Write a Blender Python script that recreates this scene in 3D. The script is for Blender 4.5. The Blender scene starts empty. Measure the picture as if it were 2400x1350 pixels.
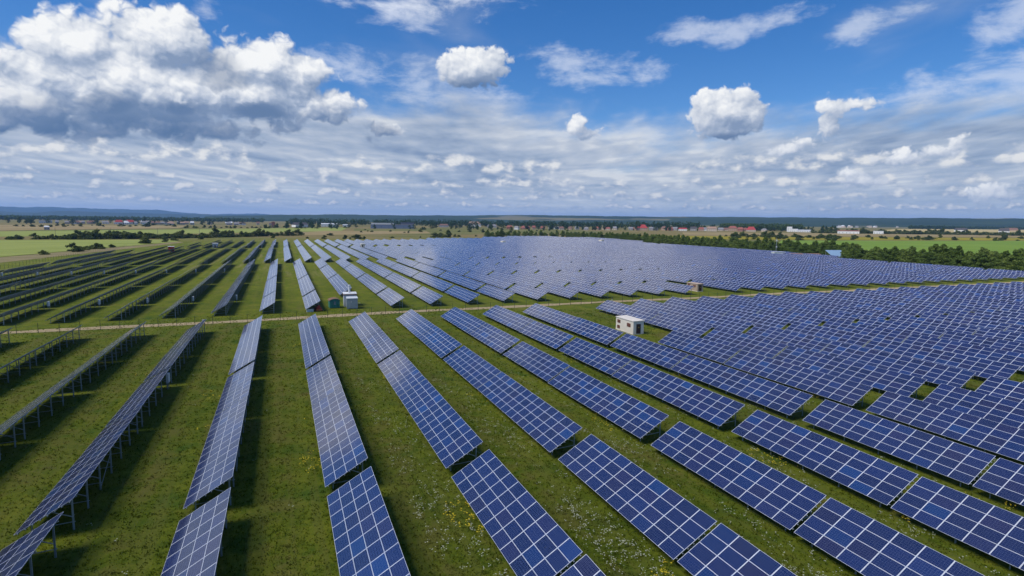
import bpy, math, random
import numpy as np
from mathutils import Vector, Matrix
random.seed(7); rng = np.random.default_rng(7)
R = math.radians
scn = bpy.context.scene
COL = scn.collection

# ------------------------------------------------------------------ camera
# world frame: +Y runs along the table rows (away from the drone), +X across them, Z up, metres
CAM_Z = 22.968
PITCH, YAW, ROLL, FPX = 0.11625, 0.38392, 0.01204, 1336.967
FW = Vector((math.sin(YAW)*math.cos(PITCH), math.cos(YAW)*math.cos(PITCH), -math.sin(PITCH)))
RT0 = Vector((math.cos(YAW), -math.sin(YAW), 0)); UP0 = RT0.cross(FW)
RT = RT0*math.cos(ROLL)+UP0*math.sin(ROLL); UPV = UP0*math.cos(ROLL)-RT0*math.sin(ROLL)
cam = bpy.data.cameras.new('camera'); cam_o = bpy.data.objects.new('camera', cam); COL.objects.link(cam_o)
m = Matrix((RT, UPV, -FW)).transposed().to_4x4(); m.translation = Vector((0, 0, CAM_Z)); cam_o.matrix_world = m
cam.sensor_width = 36; cam.lens = FPX/2400*36; cam.clip_start = 0.5; cam.clip_end = 60000
scn.camera = cam_o

def project(x, y, z):
    d = Vector((x, y, z-CAM_Z)); w = d.dot(FW)
    if w < 0.1: return None
    return 1200+FPX*d.dot(RT)/w, 675-FPX*d.dot(UPV)/w, w

def smooth(a, b, t):
    t = np.clip((t-a)/(b-a), 0, 1); return t*t*(3-2*t)
def zt(x, y):
    """height of the land: level round the solar farm, rising a few metres towards the villages"""
    r = np.hypot(x, y); az = np.degrees(np.arctan2(x, y))
    return (4+7*smooth(0, 50, az))*smooth(750, 2800, r)

# ------------------------------------------------------------------ mesh helpers
def new_obj(name, me, parent=None, loc=None, rot=None):
    o = bpy.data.objects.new(name, me); COL.objects.link(o)
    if parent is not None: o.parent = parent
    if loc is not None: o.location = loc
    if rot is not None: o.rotation_euler = rot
    return o
def tag(o, label=None, cat=None, group=None, kind=None):
    if label: o['label'] = label
    if cat: o['category'] = cat
    if group: o['group'] = group
    if kind: o['kind'] = kind
    return o
def thing(name, label, cat, loc, rotz=0, group=None):
    return tag(new_obj(name, None, None, loc, (0, 0, rotz)), label, cat, group)

class MB:
    def __init__(s): s.v = []; s.f = []; s.m = []; s.uv = {}
    def face(s, pts, mi=0, uv=None):
        n = len(s.v); s.v += [tuple(p) for p in pts]; s.f.append(tuple(range(n, n+len(pts)))); s.m.append(mi)
        if uv: s.uv[len(s.f)-1] = uv
    def hexa(s, p, mi=0, top=None, uvtop=None):
        """p: 8 corners, 0-3 bottom ring, 4-7 top ring"""
        n = len(s.v); s.v += [tuple(q) for q in p]
        for q in ((3, 2, 1, 0), (0, 1, 5, 4), (1, 2, 6, 5), (2, 3, 7, 6), (3, 0, 4, 7)):
            s.f.append(tuple(n+i for i in q)); s.m.append(mi)
        s.f.append((n+4, n+5, n+6, n+7)); s.m.append(mi if top is None else top)
        if uvtop: s.uv[len(s.f)-1] = uvtop
    def box(s, x0, x1, y0, y1, z0, z1, mi=0):
        s.hexa([(x0, y0, z0), (x1, y0, z0), (x1, y1, z0), (x0, y1, z0), (x0, y0, z1), (x1, y0, z1), (x1, y1, z1), (x0, y1, z1)], mi)
    def beam(s, a, b, w, h=None, mi=0):
        a = Vector(a); b = Vector(b); h = h or w; d = (b-a).normalized()
        u = d.cross(Vector((0, 1, 0))) if abs(d.y) < .9 else d.cross(Vector((0, 0, 1)))
        u.normalize(); v = d.cross(u)
        c = [(-1, -1), (1, -1), (1, 1), (-1, 1)]
        s.hexa([a+u*i*w/2+v*j*h/2 for i, j in c]+[b+u*i*w/2+v*j*h/2 for i, j in c], mi)
    def tube(s, a, b, r0, r1, n=6, mi=0):
        a = Vector(a); b = Vector(b); d = (b-a).normalized()
        u = d.orthogonal().normalized(); v = d.cross(u)
        for i in range(n):
            t0, t1 = 2*math.pi*i/n, 2*math.pi*(i+1)/n
            e0 = u*math.cos(t0)+v*math.sin(t0); e1 = u*math.cos(t1)+v*math.sin(t1)
            s.face([a+e0*r0, a+e1*r0, b+e1*r1, b+e0*r1], mi)
        s.face([b+(u*math.cos(2*math.pi*i/n)+v*math.sin(2*math.pi*i/n))*r1 for i in range(n)], mi)
    def mesh(s, name, mats):
        me = bpy.data.meshes.new(name); me.from_pydata(s.v, [], s.f)
        for mt in mats: me.materials.append(mt)
        me.polygons.foreach_set('material_index', s.m)
        if s.uv:
            ul = me.uv_layers.new(name='uv')
            for fi, uv in s.uv.items():
                for li, c in zip(me.polygons[fi].loop_indices, uv): ul.data[li].uv = c
        me.update(); return me
def np_mesh(name, V, F, mat, smooth_shade=False):
    """fast mesh from arrays, F all the same size"""
    me = bpy.data.meshes.new(name); k = F.shape[1]
    me.vertices.add(len(V)); me.vertices.foreach_set('co', np.ascontiguousarray(V, np.float32).ravel())
    me.loops.add(F.size); me.loops.foreach_set('vertex_index', np.ascontiguousarray(F, np.int32).ravel())
    me.polygons.add(len(F)); me.polygons.foreach_set('loop_start', np.arange(0, F.size, k, dtype=np.int32))
    me.polygons.foreach_set('loop_total', np.full(len(F), k, np.int32))
    if smooth_shade: me.polygons.foreach_set('use_smooth', np.ones(len(F), bool))
    me.materials.append(mat); me.update(calc_edges=True); me.validate(); return me

# ------------------------------------------------------------------ node helpers
class S:
    """a socket with arithmetic"""
    def __init__(s, nt, sock): s.nt = nt; s.k = sock
    def _m(s, op, *a, clamp=False):
        n = s.nt.nodes.new('ShaderNodeMath'); n.operation = op; n.use_clamp = clamp
        for i, x in enumerate((s,)+a):
            if isinstance(x, S): s.nt.links.new(x.k, n.inputs[i])
            else: n.inputs[i].default_value = x
        return S(s.nt, n.outputs[0])
    def __add__(s, o): return s._m('ADD', o)
    __radd__ = __add__
    def __sub__(s, o): return s._m('SUBTRACT', o)
    def __rsub__(s, o): return s._m('MULTIPLY_ADD', -1.0, o)
    def __mul__(s, o): return s._m('MULTIPLY', o)
    __rmul__ = __mul__
    def __truediv__(s, o): return s._m('DIVIDE', o)
    def mad(s, a, b): return s._m('MULTIPLY_ADD', a, b)
    def max(s, o): return s._m('MAXIMUM', o)
    def min(s, o): return s._m('MINIMUM', o)
    def smax(s, o, k): return s._m('SMOOTH_MAX', o, k)
    def abs(s): return s._m('ABSOLUTE')
    def fract(s): return s._m('FRACT')
    def floor(s): return s._m('FLOOR')
    def clamp(s): return s._m('ADD', 0.0, clamp=True)
    def gt(s, o): return s._m('GREATER_THAN', o)
    def lt(s, o): return s._m('LESS_THAN', o)
    def pow(s, o): return s._m('POWER', o)
    def ss(s, a, b, o0=0., o1=1.):
        n = s.nt.nodes.new('ShaderNodeMapRange'); n.interpolation_type = 'SMOOTHSTEP'
        s.nt.links.new(s.k, n.inputs[0])
        for i, x in zip((1, 2, 3, 4), (a, b, o0, o1)):
            if isinstance(x, S): s.nt.links.new(x.k, n.inputs[i])
            else: n.inputs[i].default_value = x
        return S(s.nt, n.outputs[0])
def comb(nt, x, y, z=0.):
    n = nt.nodes.new('ShaderNodeCombineXYZ')
    for i, v in enumerate((x, y, z)):
        if isinstance(v, S): nt.links.new(v.k, n.inputs[i])
        else: n.inputs[i].default_value = v
    return S(nt, n.outputs[0])
def vop(nt, op, a, *b):
    n = nt.nodes.new('ShaderNodeVectorMath'); n.operation = op
    for i, v in enumerate((a,)+b):
        if isinstance(v, S): nt.links.new(v.k, n.inputs[i])
        else: n.inputs[i].default_value = v
    return S(nt, n.outputs[1] if op in ('LENGTH', 'DOT_PRODUCT', 'DISTANCE') else n.outputs[0])
def noise(nt, vec, scale, detail=4, rough=.55, dist=0., lac=2.0, dim='3D'):
    n = nt.nodes.new('ShaderNodeTexNoise'); n.noise_dimensions = dim; n.inputs['Scale'].default_value = scale; n.inputs['Detail'].default_value = detail
    n.inputs['Roughness'].default_value = rough; n.inputs['Distortion'].default_value = dist; n.inputs['Lacunarity'].default_value = lac
    if vec is not None: nt.links.new(vec.k, n.inputs['Vector'])
    return S(nt, n.outputs[0])
def voro(nt, vec, scale, detail=2, rough=.5, feature='SMOOTH_F1', sm=.6, dim='3D'):
    n = nt.nodes.new('ShaderNodeTexVoronoi'); n.voronoi_dimensions = dim; n.feature = feature; n.inputs['Scale'].default_value = scale
    n.inputs['Detail'].default_value = detail; n.inputs['Roughness'].default_value = rough
    if feature == 'SMOOTH_F1': n.inputs['Smoothness'].default_value = sm
    nt.links.new(vec.k, n.inputs['Vector']); return S(nt, n.outputs[0])
def white(nt, vec):
    n = nt.nodes.new('ShaderNodeTexWhiteNoise'); n.noise_dimensions = '3D'; nt.links.new(vec.k, n.inputs[0]); return n
def mix(nt, f, a, b):
    n = nt.nodes.new('ShaderNodeMix'); n.data_type = 'RGBA'
    for i, v in ((0, f), (6, a), (7, b)):
        if isinstance(v, S): nt.links.new(v.k, n.inputs[i])
        elif i == 0: n.inputs[0].default_value = v
        else: n.inputs[i].default_value = (*v, 1)
    return S(nt, n.outputs[2])
def ramp(nt, f, stops):
    n = nt.nodes.new('ShaderNodeValToRGB'); e = n.color_ramp.elements
    while len(e) < len(stops): e.new(.5)
    for el, (p, c) in zip(e, stops): el.position = p; el.color = (*c, 1)
    nt.links.new(f.k, n.inputs[0]); return S(nt, n.outputs[0])
def pos(nt): return S(nt, nt.nodes.new('ShaderNodeNewGeometry').outputs['Position'])
def objco(nt): return S(nt, nt.nodes.new('ShaderNodeTexCoord').outputs['Object'])
def sep(nt, v):
    n = nt.nodes.new('ShaderNodeSeparateXYZ'); nt.links.new(v.k, n.inputs[0]); return [S(nt, o) for o in n.outputs]
def objrand(nt): return S(nt, nt.nodes.new('ShaderNodeObjectInfo').outputs['Random'])
def mat(name, rough=.8, spec=.3, metal=0.):
    mt = bpy.data.materials.new(name); mt.use_nodes = True; nt = mt.node_tree; b = nt.nodes['Principled BSDF']
    b.inputs['Roughness'].default_value = rough; b.inputs['Metallic'].default_value = metal
    b.inputs['Specular IOR Level'].default_value = spec
    return mt, nt, b
def setc(nt, b, c): nt.links.new(c.k, b.inputs['Base Color'])
def bump(nt, b, h, strength=.5, dist=.1):
    n = nt.nodes.new('ShaderNodeBump'); n.inputs['Strength'].default_value = strength; n.inputs['Distance'].default_value = dist
    nt.links.new(h.k, n.inputs['Height']); nt.links.new(n.outputs[0], b.inputs['Normal'])
def plain(name, c, rough=.7, var=.15, scale=1.5, metal=0., spec=.3):
    """one colour with weathering mottling"""
    mt, nt, b = mat(name, rough, spec, metal); p = objco(nt)
    f = noise(nt, p, scale, 5, .6)
    setc(nt, b, ramp(nt, f, [(.25, [x*(1-var) for x in c]), (.75, [min(1, x*(1+var)) for x in c])])); return mt

# ------------------------------------------------------------------ sky, sun
SUN_EL, SUN_AZ = 55.0, -96.0          # degrees; azimuth from +Y towards +X
sd = Vector((math.sin(R(SUN_AZ))*math.cos(R(SUN_EL)), math.cos(R(SUN_AZ))*math.cos(R(SUN_EL)), math.sin(R(SUN_EL))))
sl = bpy.data.lights.new('sun', 'SUN'); sl.energy = 3.7; sl.angle = R(24.0); sl.color = (1, .945, .86)
so = new_obj('sun', sl); so.rotation_euler = sd.to_track_quat('Z', 'Y').to_euler()
W = bpy.data.worlds.new('World'); scn.world = W; W.use_nodes = True; nt = W.node_tree
SKY_STRENGTH = 0.1
bg = nt.nodes['Background']; bg.inputs[1].default_value = SKY_STRENGTH
sk = nt.nodes.new('ShaderNodeTexSky'); sk.sky_type = 'NISHITA'; sk.sun_disc = False
sk.sun_elevation = R(SUN_EL); sk.sun_rotation = R(SUN_AZ); sk.altitude = 300; sk.air_density = 1.0; sk.dust_density = .3; sk.ozone_density = 3.0
d = S(nt, nt.nodes.new('ShaderNodeTexCoord').outputs['Generated']); d = vop(nt, 'NORMALIZE', d)
dx, dy, dz = sep(nt, d)
az = dx._m('ARCTAN2', dy)*57.29578; el = dz._m('ARCSINE')*57.29578
P = comb(nt, az, el)
# cloud shapes: (azimuth, elevation, half width, half height) in degrees
CUM = [(-14.56, 12.65, 3.99, 2.9), (-8.83, 14.21, 4.55, 2.95), (-11.25, 10.33, 9.6, 3.59), (-17.75, 8.37, 4.69, 2.45), (-22.5, 8.6, 3.2, 2.6), (-0.92, 12.89, 5.4, 2.9), (2.2, 13.17, 3.3, 1.95), (-2.6, 10.92, 7.9, 2.9), (3.4, 10.5, 4.2, 1.8), (-9.91, 7.99, 11.15, 1.5), (-17.85, 7.1, 6.44, 1.4),
 (18.03, 14.4, 3.5, 1.9), (19.6, 15.4, 2.1, 1.1), (16.39, 13.9, 2.0, 1.3),
 (41.78, 10.01, 3.39, 2.15), (43.34, 11.38, 1.15, 0.9), (40.06, 11.02, 1.43, 1.26), (44.04, 9.78, 1.36, 1.54), (41.85, 8.78, 3.14, 1.12),
 (50.38, 9.99, 1.35, 0.9), (52.41, 10.06, 1.91, 0.5), (50.23, 8.44, 0.84, 1.34), (28.05, 9.23, 1.32, 1.06), (29.63, 8.54, 1.64, 0.7),
 (47.3, 6.7, 1.78, 0.73), (48.28, 7.23, 1.01, 0.58), (55.58, 5.6, 2.04, 0.65), (57.81, 5.95, 1.54, 0.66), (59.1, 6.58, 0.74, 0.65),
 (9.47, 8.54, 2.07, 0.78), (-16.08, 3.1, 1.31, 0.5), (61.5, 2.5, 1.51, 0.64), (61.96, 2.97, 0.89, 0.51), (53.03, 3.72, 1.86, 0.64), (52.04, 4.46, 1.26, 0.5)]
DARK = [(-10.55, 7.0, 13.5, 1.9), (-20.3, 6.66, 5.5, 1.9), (-7.71, 9.1, 2.6, 1.3), (18.45, 12.7, 4.5, 1.1), (41.89, 7.9, 3.3, .6), (9.47, 8.3, 2.6, 1.0), (-12.76, 8.84, 3.4, 1.8), (-4.4, 12.2, 3.0, 2.6), (-1.35, 9.3, 4.5, 1.3)]
LIGHT = [(-7.03, 10.3, 2.3, 1.0), (-0.31, 10.4, 4.4, 1.0), (-14.84, 11.0, 1.5, 1.9)]
WISP = [(12.78, 19.8, 9.5, 1.3), (11.97, 18.03, 4.36, 1.39), (41.03, 16.97, 6.2, 1.3), (46.5, 17.4, 3.6, .9), (28.73, 14.2, 6.6, 2.0), (34.74, 14.02, 3.0, 1.4), (13.54, 13.0, 8.05, 2.4), (53.3, 16.18, 4.2, 1.3), (61.92, 14.42, 3.4, 2.0), (62.5, 11.6, 5.0, 1.9), (60, 9.81, 7.9, 1.4), (-4.79, 17.2, 1.5, 1.8), (8.77, 14.0, 5.2, 2.0),
 (82, 24, 16, 7), (95, 18, 18, 7), (130, 40, 30, 14), (-70, 35, 30, 12)]
def ell(p, e, deg=True):
    a, b, rx, ry = e
    v = vop(nt, 'MULTIPLY_ADD', p, (1/rx, 1/ry, 0), (-a/rx, -b/ry, 0))
    ln = vop(nt, 'LENGTH', v); k = min(rx, ry) if deg else 1.
    return ln.mad(-k, k)
def union(p, L, k, deg=True):
    h = None
    for e in L:
        q = ell(p, e, deg); h = q if h is None else h.smax(q, k)
    return h
small = az.gt(8.6)                       # the lone cumulus away from the big one carry finer billows
KQ = small*.75 + 1.; KA = small.mad(-.50, 1.)
def puffs(p):
    q = vop(nt, 'MULTIPLY', p, comb(nt, KQ, KQ*1.15, 1.))
    wv = nt.nodes.new('ShaderNodeTexNoise'); wv.noise_dimensions = '2D'; wv.inputs['Scale'].default_value = .7; wv.inputs['Detail'].default_value = 2; nt.links.new(q.k, wv.inputs['Vector'])
    q = vop(nt, 'MULTIPLY_ADD', S(nt, wv.outputs['Color']), (1.3, 1.3, 0), q)
    b = voro(nt, q, .40, 3, .50, 'F1', dim='2D')
    n = noise(nt, q, .38, 7, .54, dim='2D')
    return (b.mad(-1.15, .60) + n.mad(1.35, -.675))*KA + small.mad(-.20, .36)
def field(p): return union(p, CUM, .35) + puffs(p)
H0 = field(P)
def off(a, b): return vop(nt, 'ADD', P, (a, b, 0))
# level base of the big cloud
bn = noise(nt, vop(nt, 'MULTIPLY', P, (.28, .5, 1)), 1., 5, .55, dim='2D')
fl = ((el - az*.055 - 6.2) - bn.mad(1.1, -.55) + small*60.)
H1 = H0.min(fl*.55 + .05)
HA = field(off(-.18, .26)); HB = field(off(-.75, 1.2))
alpha_c = H1.ss(-.05, small.mad(-.34, .66))
g1 = ((H0-HA)*(1/.32)); g2 = ((H0-HB)*(1/1.4))
lit = (g2*.46 + g1*.095 + small.mad(-.06, .45)).clamp()
L_ = union(P, LIGHT, .2, False) + puffs(off(1, 2))*.35
S_ = union(P, DARK, .25, False) + bn.mad(.8, -.4)
base_d = (el - (az+10.)*.055 + bn.mad(-3.0, 1.5)).ss(10.6, 6.4)*(1.0-small)
dark = (base_d*.95).max(S_.ss(0, .8)*.75)
dark = (dark - L_.ss(-.05, .45)*.85*(lit.ss(.25, .6))).clamp()
ccol = ramp(nt, lit, [(0, (.20, .27, .40)), (.36, (.36, .42, .53)), (.64, (.57, .605, .665)), (.88, (.74, .755, .775)), (1, (.82, .825, .82))])
ccol = mix(nt, dark*(lit.mad(-.22, 1.)), ccol, (.075, .140, .265))
# middle deck seen in perspective: long soft streaks, thicker and finer towards the horizon
ct_ = (el.max(-2.)+5.2).pow(-1.)*57.296
ar = (az-22.)*.0174533
q = comb(nt, ct_*ar, ct_*.80); dk = noise(nt, q, 1.5, 5, .50, .10, dim='2D')
dk2 = noise(nt, q, .5, 3, .5, dim='2D')
top = az.ss(15, 62, 12.4, 9.9) + bn.mad(3.2, -1.6)
cov = (el-top).ss(-6.0, 1.8, .42, -.26)
den = dk*.60 + dk2*.60 - .30 + cov
alpha_d = den.ss(.04, .60)*.94
qn = noise(nt, vop(nt, 'ADD', q, (.08, -.10, 0.)), 1.5, 4, .50, .10, dim='2D')
dlit = ((dk-qn)*2.3 + (dk2*-1.25) + (den*-.35) + 1.32).clamp()
dcol = ramp(nt, dlit, [(0, (.20, .265, .385)), (.4, (.335, .395, .495)), (.75, (.47, .51, .575)), (1, (.64, .655, .67))])
dcol = mix(nt, el.ss(4.5, .3)*.75, dcol, (.50, .565, .65))
# rows of small far cumulus with level bases
rc = None; ra = None
for base, hm, f, sd_ in ((4.4, 1.9, .15, 3.3), (3.0, 1.6, .21, 7.7), (1.95, 1.2, .30, 1.9), (1.15, .75, .45, 5.1)):
    pr = noise(nt, comb(nt, az*f, el.mad(.03, sd_)), 1.0, 2, .5, dim='2D')
    h = ((pr-.31)*(hm*4.2)).min(hm)
    sc = 1.05/hm**.6
    bb = noise(nt, comb(nt, az*.72, el.mad(1.25, sd_*9)), sc, 5, .54, dim='2D'); bb2 = noise(nt, comb(nt, (az-.30*hm)*.72, el.mad(1.25, sd_*9+.36*hm)), sc, 4, .54, dim='2D')
    t = el - base - (pr*.8-.4)
    hr = (t*.9).min((h-t)*.9) + bb.mad(1.5*hm, -.72*hm)
    a = hr.ss(-.08, .55*hm+.05)*t.ss(-.1, .35*hm)*.93
    lt = ((t/hm)*.42 + (bb-bb2)*2.6 + .36).clamp()
    c = ramp(nt, lt, [(0, (.24, .31, .43)), (.4, (.40, .45, .54)), (.75, (.60, .62, .64)), (1, (.75, .745, .725))])
    if ra is None: ra, rc = a, c
    else: rc = mix(nt, a, rc, c); ra = (ra + a - ra*a)
# thin high wisps
wq = vop(nt, 'MULTIPLY', P, (.17, .40, 1)); wn = noise(nt, wq, 1.0, 7, .62, .15, dim='2D')
we = union(P, WISP, .3, False)
alpha_w = ((wn-.50)*4.2 + we.min(.55)*1.1 - .22).ss(-.25, 1.15)*.60
skyc = S(nt, sk.outputs[0])
hs = nt.nodes.new('ShaderNodeHueSaturation'); hs.inputs['Saturation'].default_value = 1.35; hs.inputs['Value'].default_value = .90; nt.links.new(skyc.k, hs.inputs['Color']); skyc = vop(nt, 'MULTIPLY', S(nt, hs.outputs[0]), (.86, .93, 1.12))
def up(c): return vop(nt, 'SCALE', c) if False else vop(nt, 'MULTIPLY', c, (1/SKY_STRENGTH,)*3)
out = mix(nt, alpha_w, skyc, up(comb(nt, .62, .67, .77)))
# the bright bank of cloud overhead whose lower edge shows at the top
bk = (union(P, [(13, 24.5, 17, 5.5), (15, 32, 10, 7), (34, 25.5, 13, 4)], .3, False) + (wn-.5)*1.3).ss(-.05, .6)*.85
out = mix(nt, bk, out, up(comb(nt, wn.mad(.5, .52), wn.mad(.48, .55), wn.mad(.42, .64))))
out = mix(nt, alpha_d, out, up(dcol))
out = mix(nt, ra, out, up(rc))
out = mix(nt, alpha_c, out, up(ccol))
nt.links.new(out.k, bg.inputs[0])
W.cycles.sampling_method = 'MANUAL'; W.cycles.sample_map_resolution = 1024

# ------------------------------------------------------------------ materials
def panel_material():
    """glass over blue polycrystalline cells, pale margin and aluminium rim; one uv unit = one module"""
    mt, nt, b = mat('solar_glass', .10, .5); b.inputs['IOR'].default_value = 1.62
    uvn = nt.nodes.new('ShaderNodeUVMap'); uv = S(nt, uvn.outputs[0]); u, v, _ = sep(nt, uv)
    rnd = objrand(nt); r2 = objrand(nt)
    iu, iv = u.floor(), v.floor(); fu, fv = u.fract(), v.fract()
    du = (fu-.5).abs().mad(-1.0, .5)*1.71; dv = (fv-.5).abs().mad(-1.0, .5)*1.01      # metres from the edge
    wn = white(nt, comb(nt, iu+rnd*917., iv, rnd*53.)); w1 = S(nt, wn.outputs[0]); wc = sep(nt, S(nt, wn.outputs[1]))
    base = ramp(nt, w1, [(0, (.0035, .014, .080)), (.40, (.005, .019, .100)), (.62, (.0075, .018, .090)), (.80, (.014, .017, .076)), (.93, (.0045, .028, .132)), (1, (.003, .040, .168))])
    # crystal grain from cell to cell
    cu = fu*10.; cv = fv*6.
    cell = S(nt, white(nt, comb(nt, cu.floor()+iu*13., cv.floor()+iv*17., rnd*31.)).outputs[0])
    val = cell.mad(.08, .94)*wc[1].mad(.35, .78)
    hs = nt.nodes.new('ShaderNodeHueSaturation'); nt.links.new(base.k, hs.inputs['Color']); nt.links.new(val.k, hs.inputs['Value']); base = S(nt, hs.outputs[0])
    # gaps between the cells and silver bus bars
    gu = (cu.fract()-.5).abs().gt(.487); gv = (cv.fract()-.5).abs().gt(.488)
    bus = (((cv.fract()*2.).fract()-.5).abs()).lt(.035)
    base = mix(nt, gu.max(gv)*.45, base, (.36, .42, .58))
    base = mix(nt, bus*.50, base, (.40, .44, .55))
    white_m = du.lt(.036).max(dv.lt(.023))
    base = mix(nt, white_m, base, (.80, .82, .86))
    rim = du.lt(.014).max(dv.lt(.014)); base = mix(nt, rim, base, (.70, .72, .76))
    setc(nt, b, base)
    nt.links.new((rim*.25 + .10).k, b.inputs['Roughness'])
    return mt
M = {}
M['panel'] = panel_material()
M['backsheet'] = plain('panel_back', (.30, .33, .37), .6, .08, .6)
M['steel'] = plain('galvanised_steel', (.36, .41, .42), .45, .18, 2.5, metal=.35)
M['concrete'] = plain('hut_plaster', (.76, .70, .60), .85, .08, .8)
M['hut_roof'] = plain('hut_roof', (.72, .66, .57), .85, .10, .6)
M['tan_plaster'] = plain('tan_plaster', (.40, .31, .24), .85, .12, .8)
M['louvre'] = plain('brown_louvre', (.20, .085, .060), .6, .15, 3)
M['door'] = plain('dark_brown_door', (.050, .028, .024), .5, .2, 2)
M['yellow'] = plain('yellow_sign', (.70, .52, .10), .5, .05, 3)
M['white'] = plain('white_paint', (.74, .74, .72), .5, .08, 1)
M['white_metal'] = plain('white_cabinet', (.62, .65, .66), .4, .08, 2)
M['grey_metal'] = plain('grey_sheet', (.34, .39, .42), .45, .15, 1.2, metal=.2)
M['dark'] = plain('dark_opening', (.02, .02, .022), .7, .2, 2)
M['teal'] = plain('green_boards', (.045, .20, .17), .6, .3, 2)
M['brown'] = plain('brown_roof', (.20, .12, .075), .8, .2, 1.5)
M['red'] = plain('red_paint', (.42, .045, .025), .5, .2, 2)
M['orange'] = plain('orange_paint', (.50, .14, .04), .5, .2, 2)
M['glass'] = plain('window_glass', (.10, .15, .20), .1, .2, 2, spec=.6)
M['blue_roof'] = plain('blue_sheet_roof', (.22, .33, .45), .3, .08, .5, spec=.6)
M['post'] = plain('fence_post', (.055, .065, .060), .6, .2, 2, metal=.2)
M['wire'] = plain('fence_wire', (.12, .13, .13), .5, .1, 1, metal=.4)
M['tyre'] = plain('black_rubber', (.02, .02, .02), .8, .1, 3)
M['wood_pole'] = plain('weathered_pole', (.22, .19, .16), .9, .2, 1)

def grass_colors(nt, p, tone=.80):
    """mown meadow: broad tone changes, clumps, dry straw and a few bare brown spots"""
    T = lambda r, g, b_: (r*tone, g*tone, b_*tone)
    n1 = noise(nt, p, .045, 4, .6); n2 = noise(nt, p, .33, 5, .62); n3 = noise(nt, p, 1.9, 5, .68); n4 = noise(nt, p, 8., 3, .6)
    f = n1*.24 + n2*.34 + n3*.28 + n4*.14
    c = ramp(nt, f, [(.34, T(.034, .056, .003)), (.44, T(.082, .118, .006)), (.53, T(.145, .175, .010)), (.60, T(.205, .215, .018)), (.68, T(.26, .24, .035))])
    dry = (noise(nt, p, .10, 6, .62)*.7+n3*.3).ss(.53, .68); c = mix(nt, dry*.70, c, T(.19, .145, .045))
    lush = noise(nt, p, .16, 4, .6).ss(.55, .68); c = mix(nt, lush*.65, c, T(.045, .105, .008))
    bare = (noise(nt, vop(nt, 'ADD', p, (91., 7., 0)), .22, 6, .65)*.75+n3*.25).ss(.60, .68); c = mix(nt, bare*.7, c, T(.085, .062, .032))
    x, y, _ = sep(nt, p)
    rows = noise(nt, vop(nt, 'MULTIPLY', p, (1.1, .035, 1)), 1., 4, .6)         # mown lengthwise
    c = mix(nt, rows.ss(.44, .66)*.50, c, T(.15, .155, .026))
    u = (((x+7.68)*(1/10.388)).fract()-.66).abs()                               # worn along the middle of each lane
    c = mix(nt, u.ss(.22, .0)*n2.ss(.42, .60)*.50*y.ss(145, 130), c, T(.125, .105, .030))
    return c, n2, n3, n4
def ground_material():
    mt, nt, b = mat('meadow', .95, .12); p = pos(nt)
    c, n2, n3, n4 = grass_colors(nt, p)
    x, y, z = sep(nt, p)
    rr = vop(nt, 'LENGTH', p)
    # dry patches between the farther rows, rough pasture outside the farm
    strip = noise(nt, vop(nt, 'MULTIPLY', p, (.35, .022, 1)), 1., 5, .6).ss(.48, .68)*y.ss(150, 300)
    c = mix(nt, strip*.50, c, (.21, .185, .075))
    out = rr.ss(560, 800)
    far = noise(nt, vop(nt, 'MULTIPLY', p, (.004, .004, 1)), 1., 6, .62)
    pc = ramp(nt, far, [(.30, (.075, .095, .020)), (.45, (.13, .125, .035)), (.56, (.185, .14, .055)), (.70, (.12, .13, .03))])
    c = mix(nt, out, c, pc)
    setc(nt, b, c); bump(nt, b, n3*.6+n4*.4, .9, .22); return mt
def field_material(name, a, bcol, sx, sy, ang=0., rough=.95):
    mt, nt, b = mat(name, rough, .1); p = pos(nt)
    ro = nt.nodes.new('ShaderNodeVectorRotate'); ro.rotation_type = 'Z_AXIS'; ro.inputs['Angle'].default_value = ang; nt.links.new(p.k, ro.inputs['Vector'])
    q = S(nt, ro.outputs[0])
    f = noise(nt, vop(nt, 'MULTIPLY', q, (sx, sy, 1)), 1., 6, .62)*.7 + noise(nt, p, .012, 4, .6)*.3
    setc(nt, b, ramp(nt, f, [(.36, a), (.64, bcol)])); return mt
M['ground'] = ground_material()
M['road'] = field_material('gravel_track', (.26, .20, .105), (.44, .345, .20), 1.2, 1.2)
M['crop_light'] = field_material('pale_crop', (.165, .200, .040), (.25, .28, .075), .05, .006, R(70))
M['crop_green'] = field_material('bright_crop', (.11, .19, .022), (.17, .25, .035), .05, .006, R(-60))
M['stubble'] = field_material('brown_field', (.20, .15, .065), (.29, .23, .11), .02, .006, R(-60))
M['yellow_field'] = field_material('yellow_field', (.33, .26, .11), (.45, .37, .18), .02, .006, R(-60))
M['mustard'] = field_material('mustard_strip', (.17, .16, .012), (.28, .23, .02), .03, .01, R(-60))
M['olive'] = field_material('olive_pasture', (.085, .10, .022), (.17, .155, .05), .012, .006, R(-70))
M['dry'] = field_material('dry_verge', (.13, .115, .05), (.26, .21, .11), .15, .03, R(60))
def foliage(name, a, b_, c_, sc=.9):
    """matt leaves that let some light through"""
    mt, nt, b = mat(name, .75, .15); p = objco(nt)
    f = noise(nt, p, sc, 4, .6)*.72 + objrand(nt)*.28
    c = ramp(nt, f, [(.30, a), (.5, b_), (.68, c_)]); setc(nt, b, c)
    tr = nt.nodes.new('ShaderNodeBsdfTranslucent'); nt.links.new(c.k, tr.inputs[0]); mx = nt.nodes.new('ShaderNodeMixShader'); mx.inputs[0].default_value = .35
    nt.links.new(b.outputs[0], mx.inputs[1]); nt.links.new(tr.outputs[0], mx.inputs[2]); nt.links.new(mx.outputs[0], nt.nodes['Material Output'].inputs[0])
    return mt
M['leaf'] = foliage('belt_leaves', (.062, .100, .020), (.110, .165, .030), (.175, .225, .05))
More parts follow.
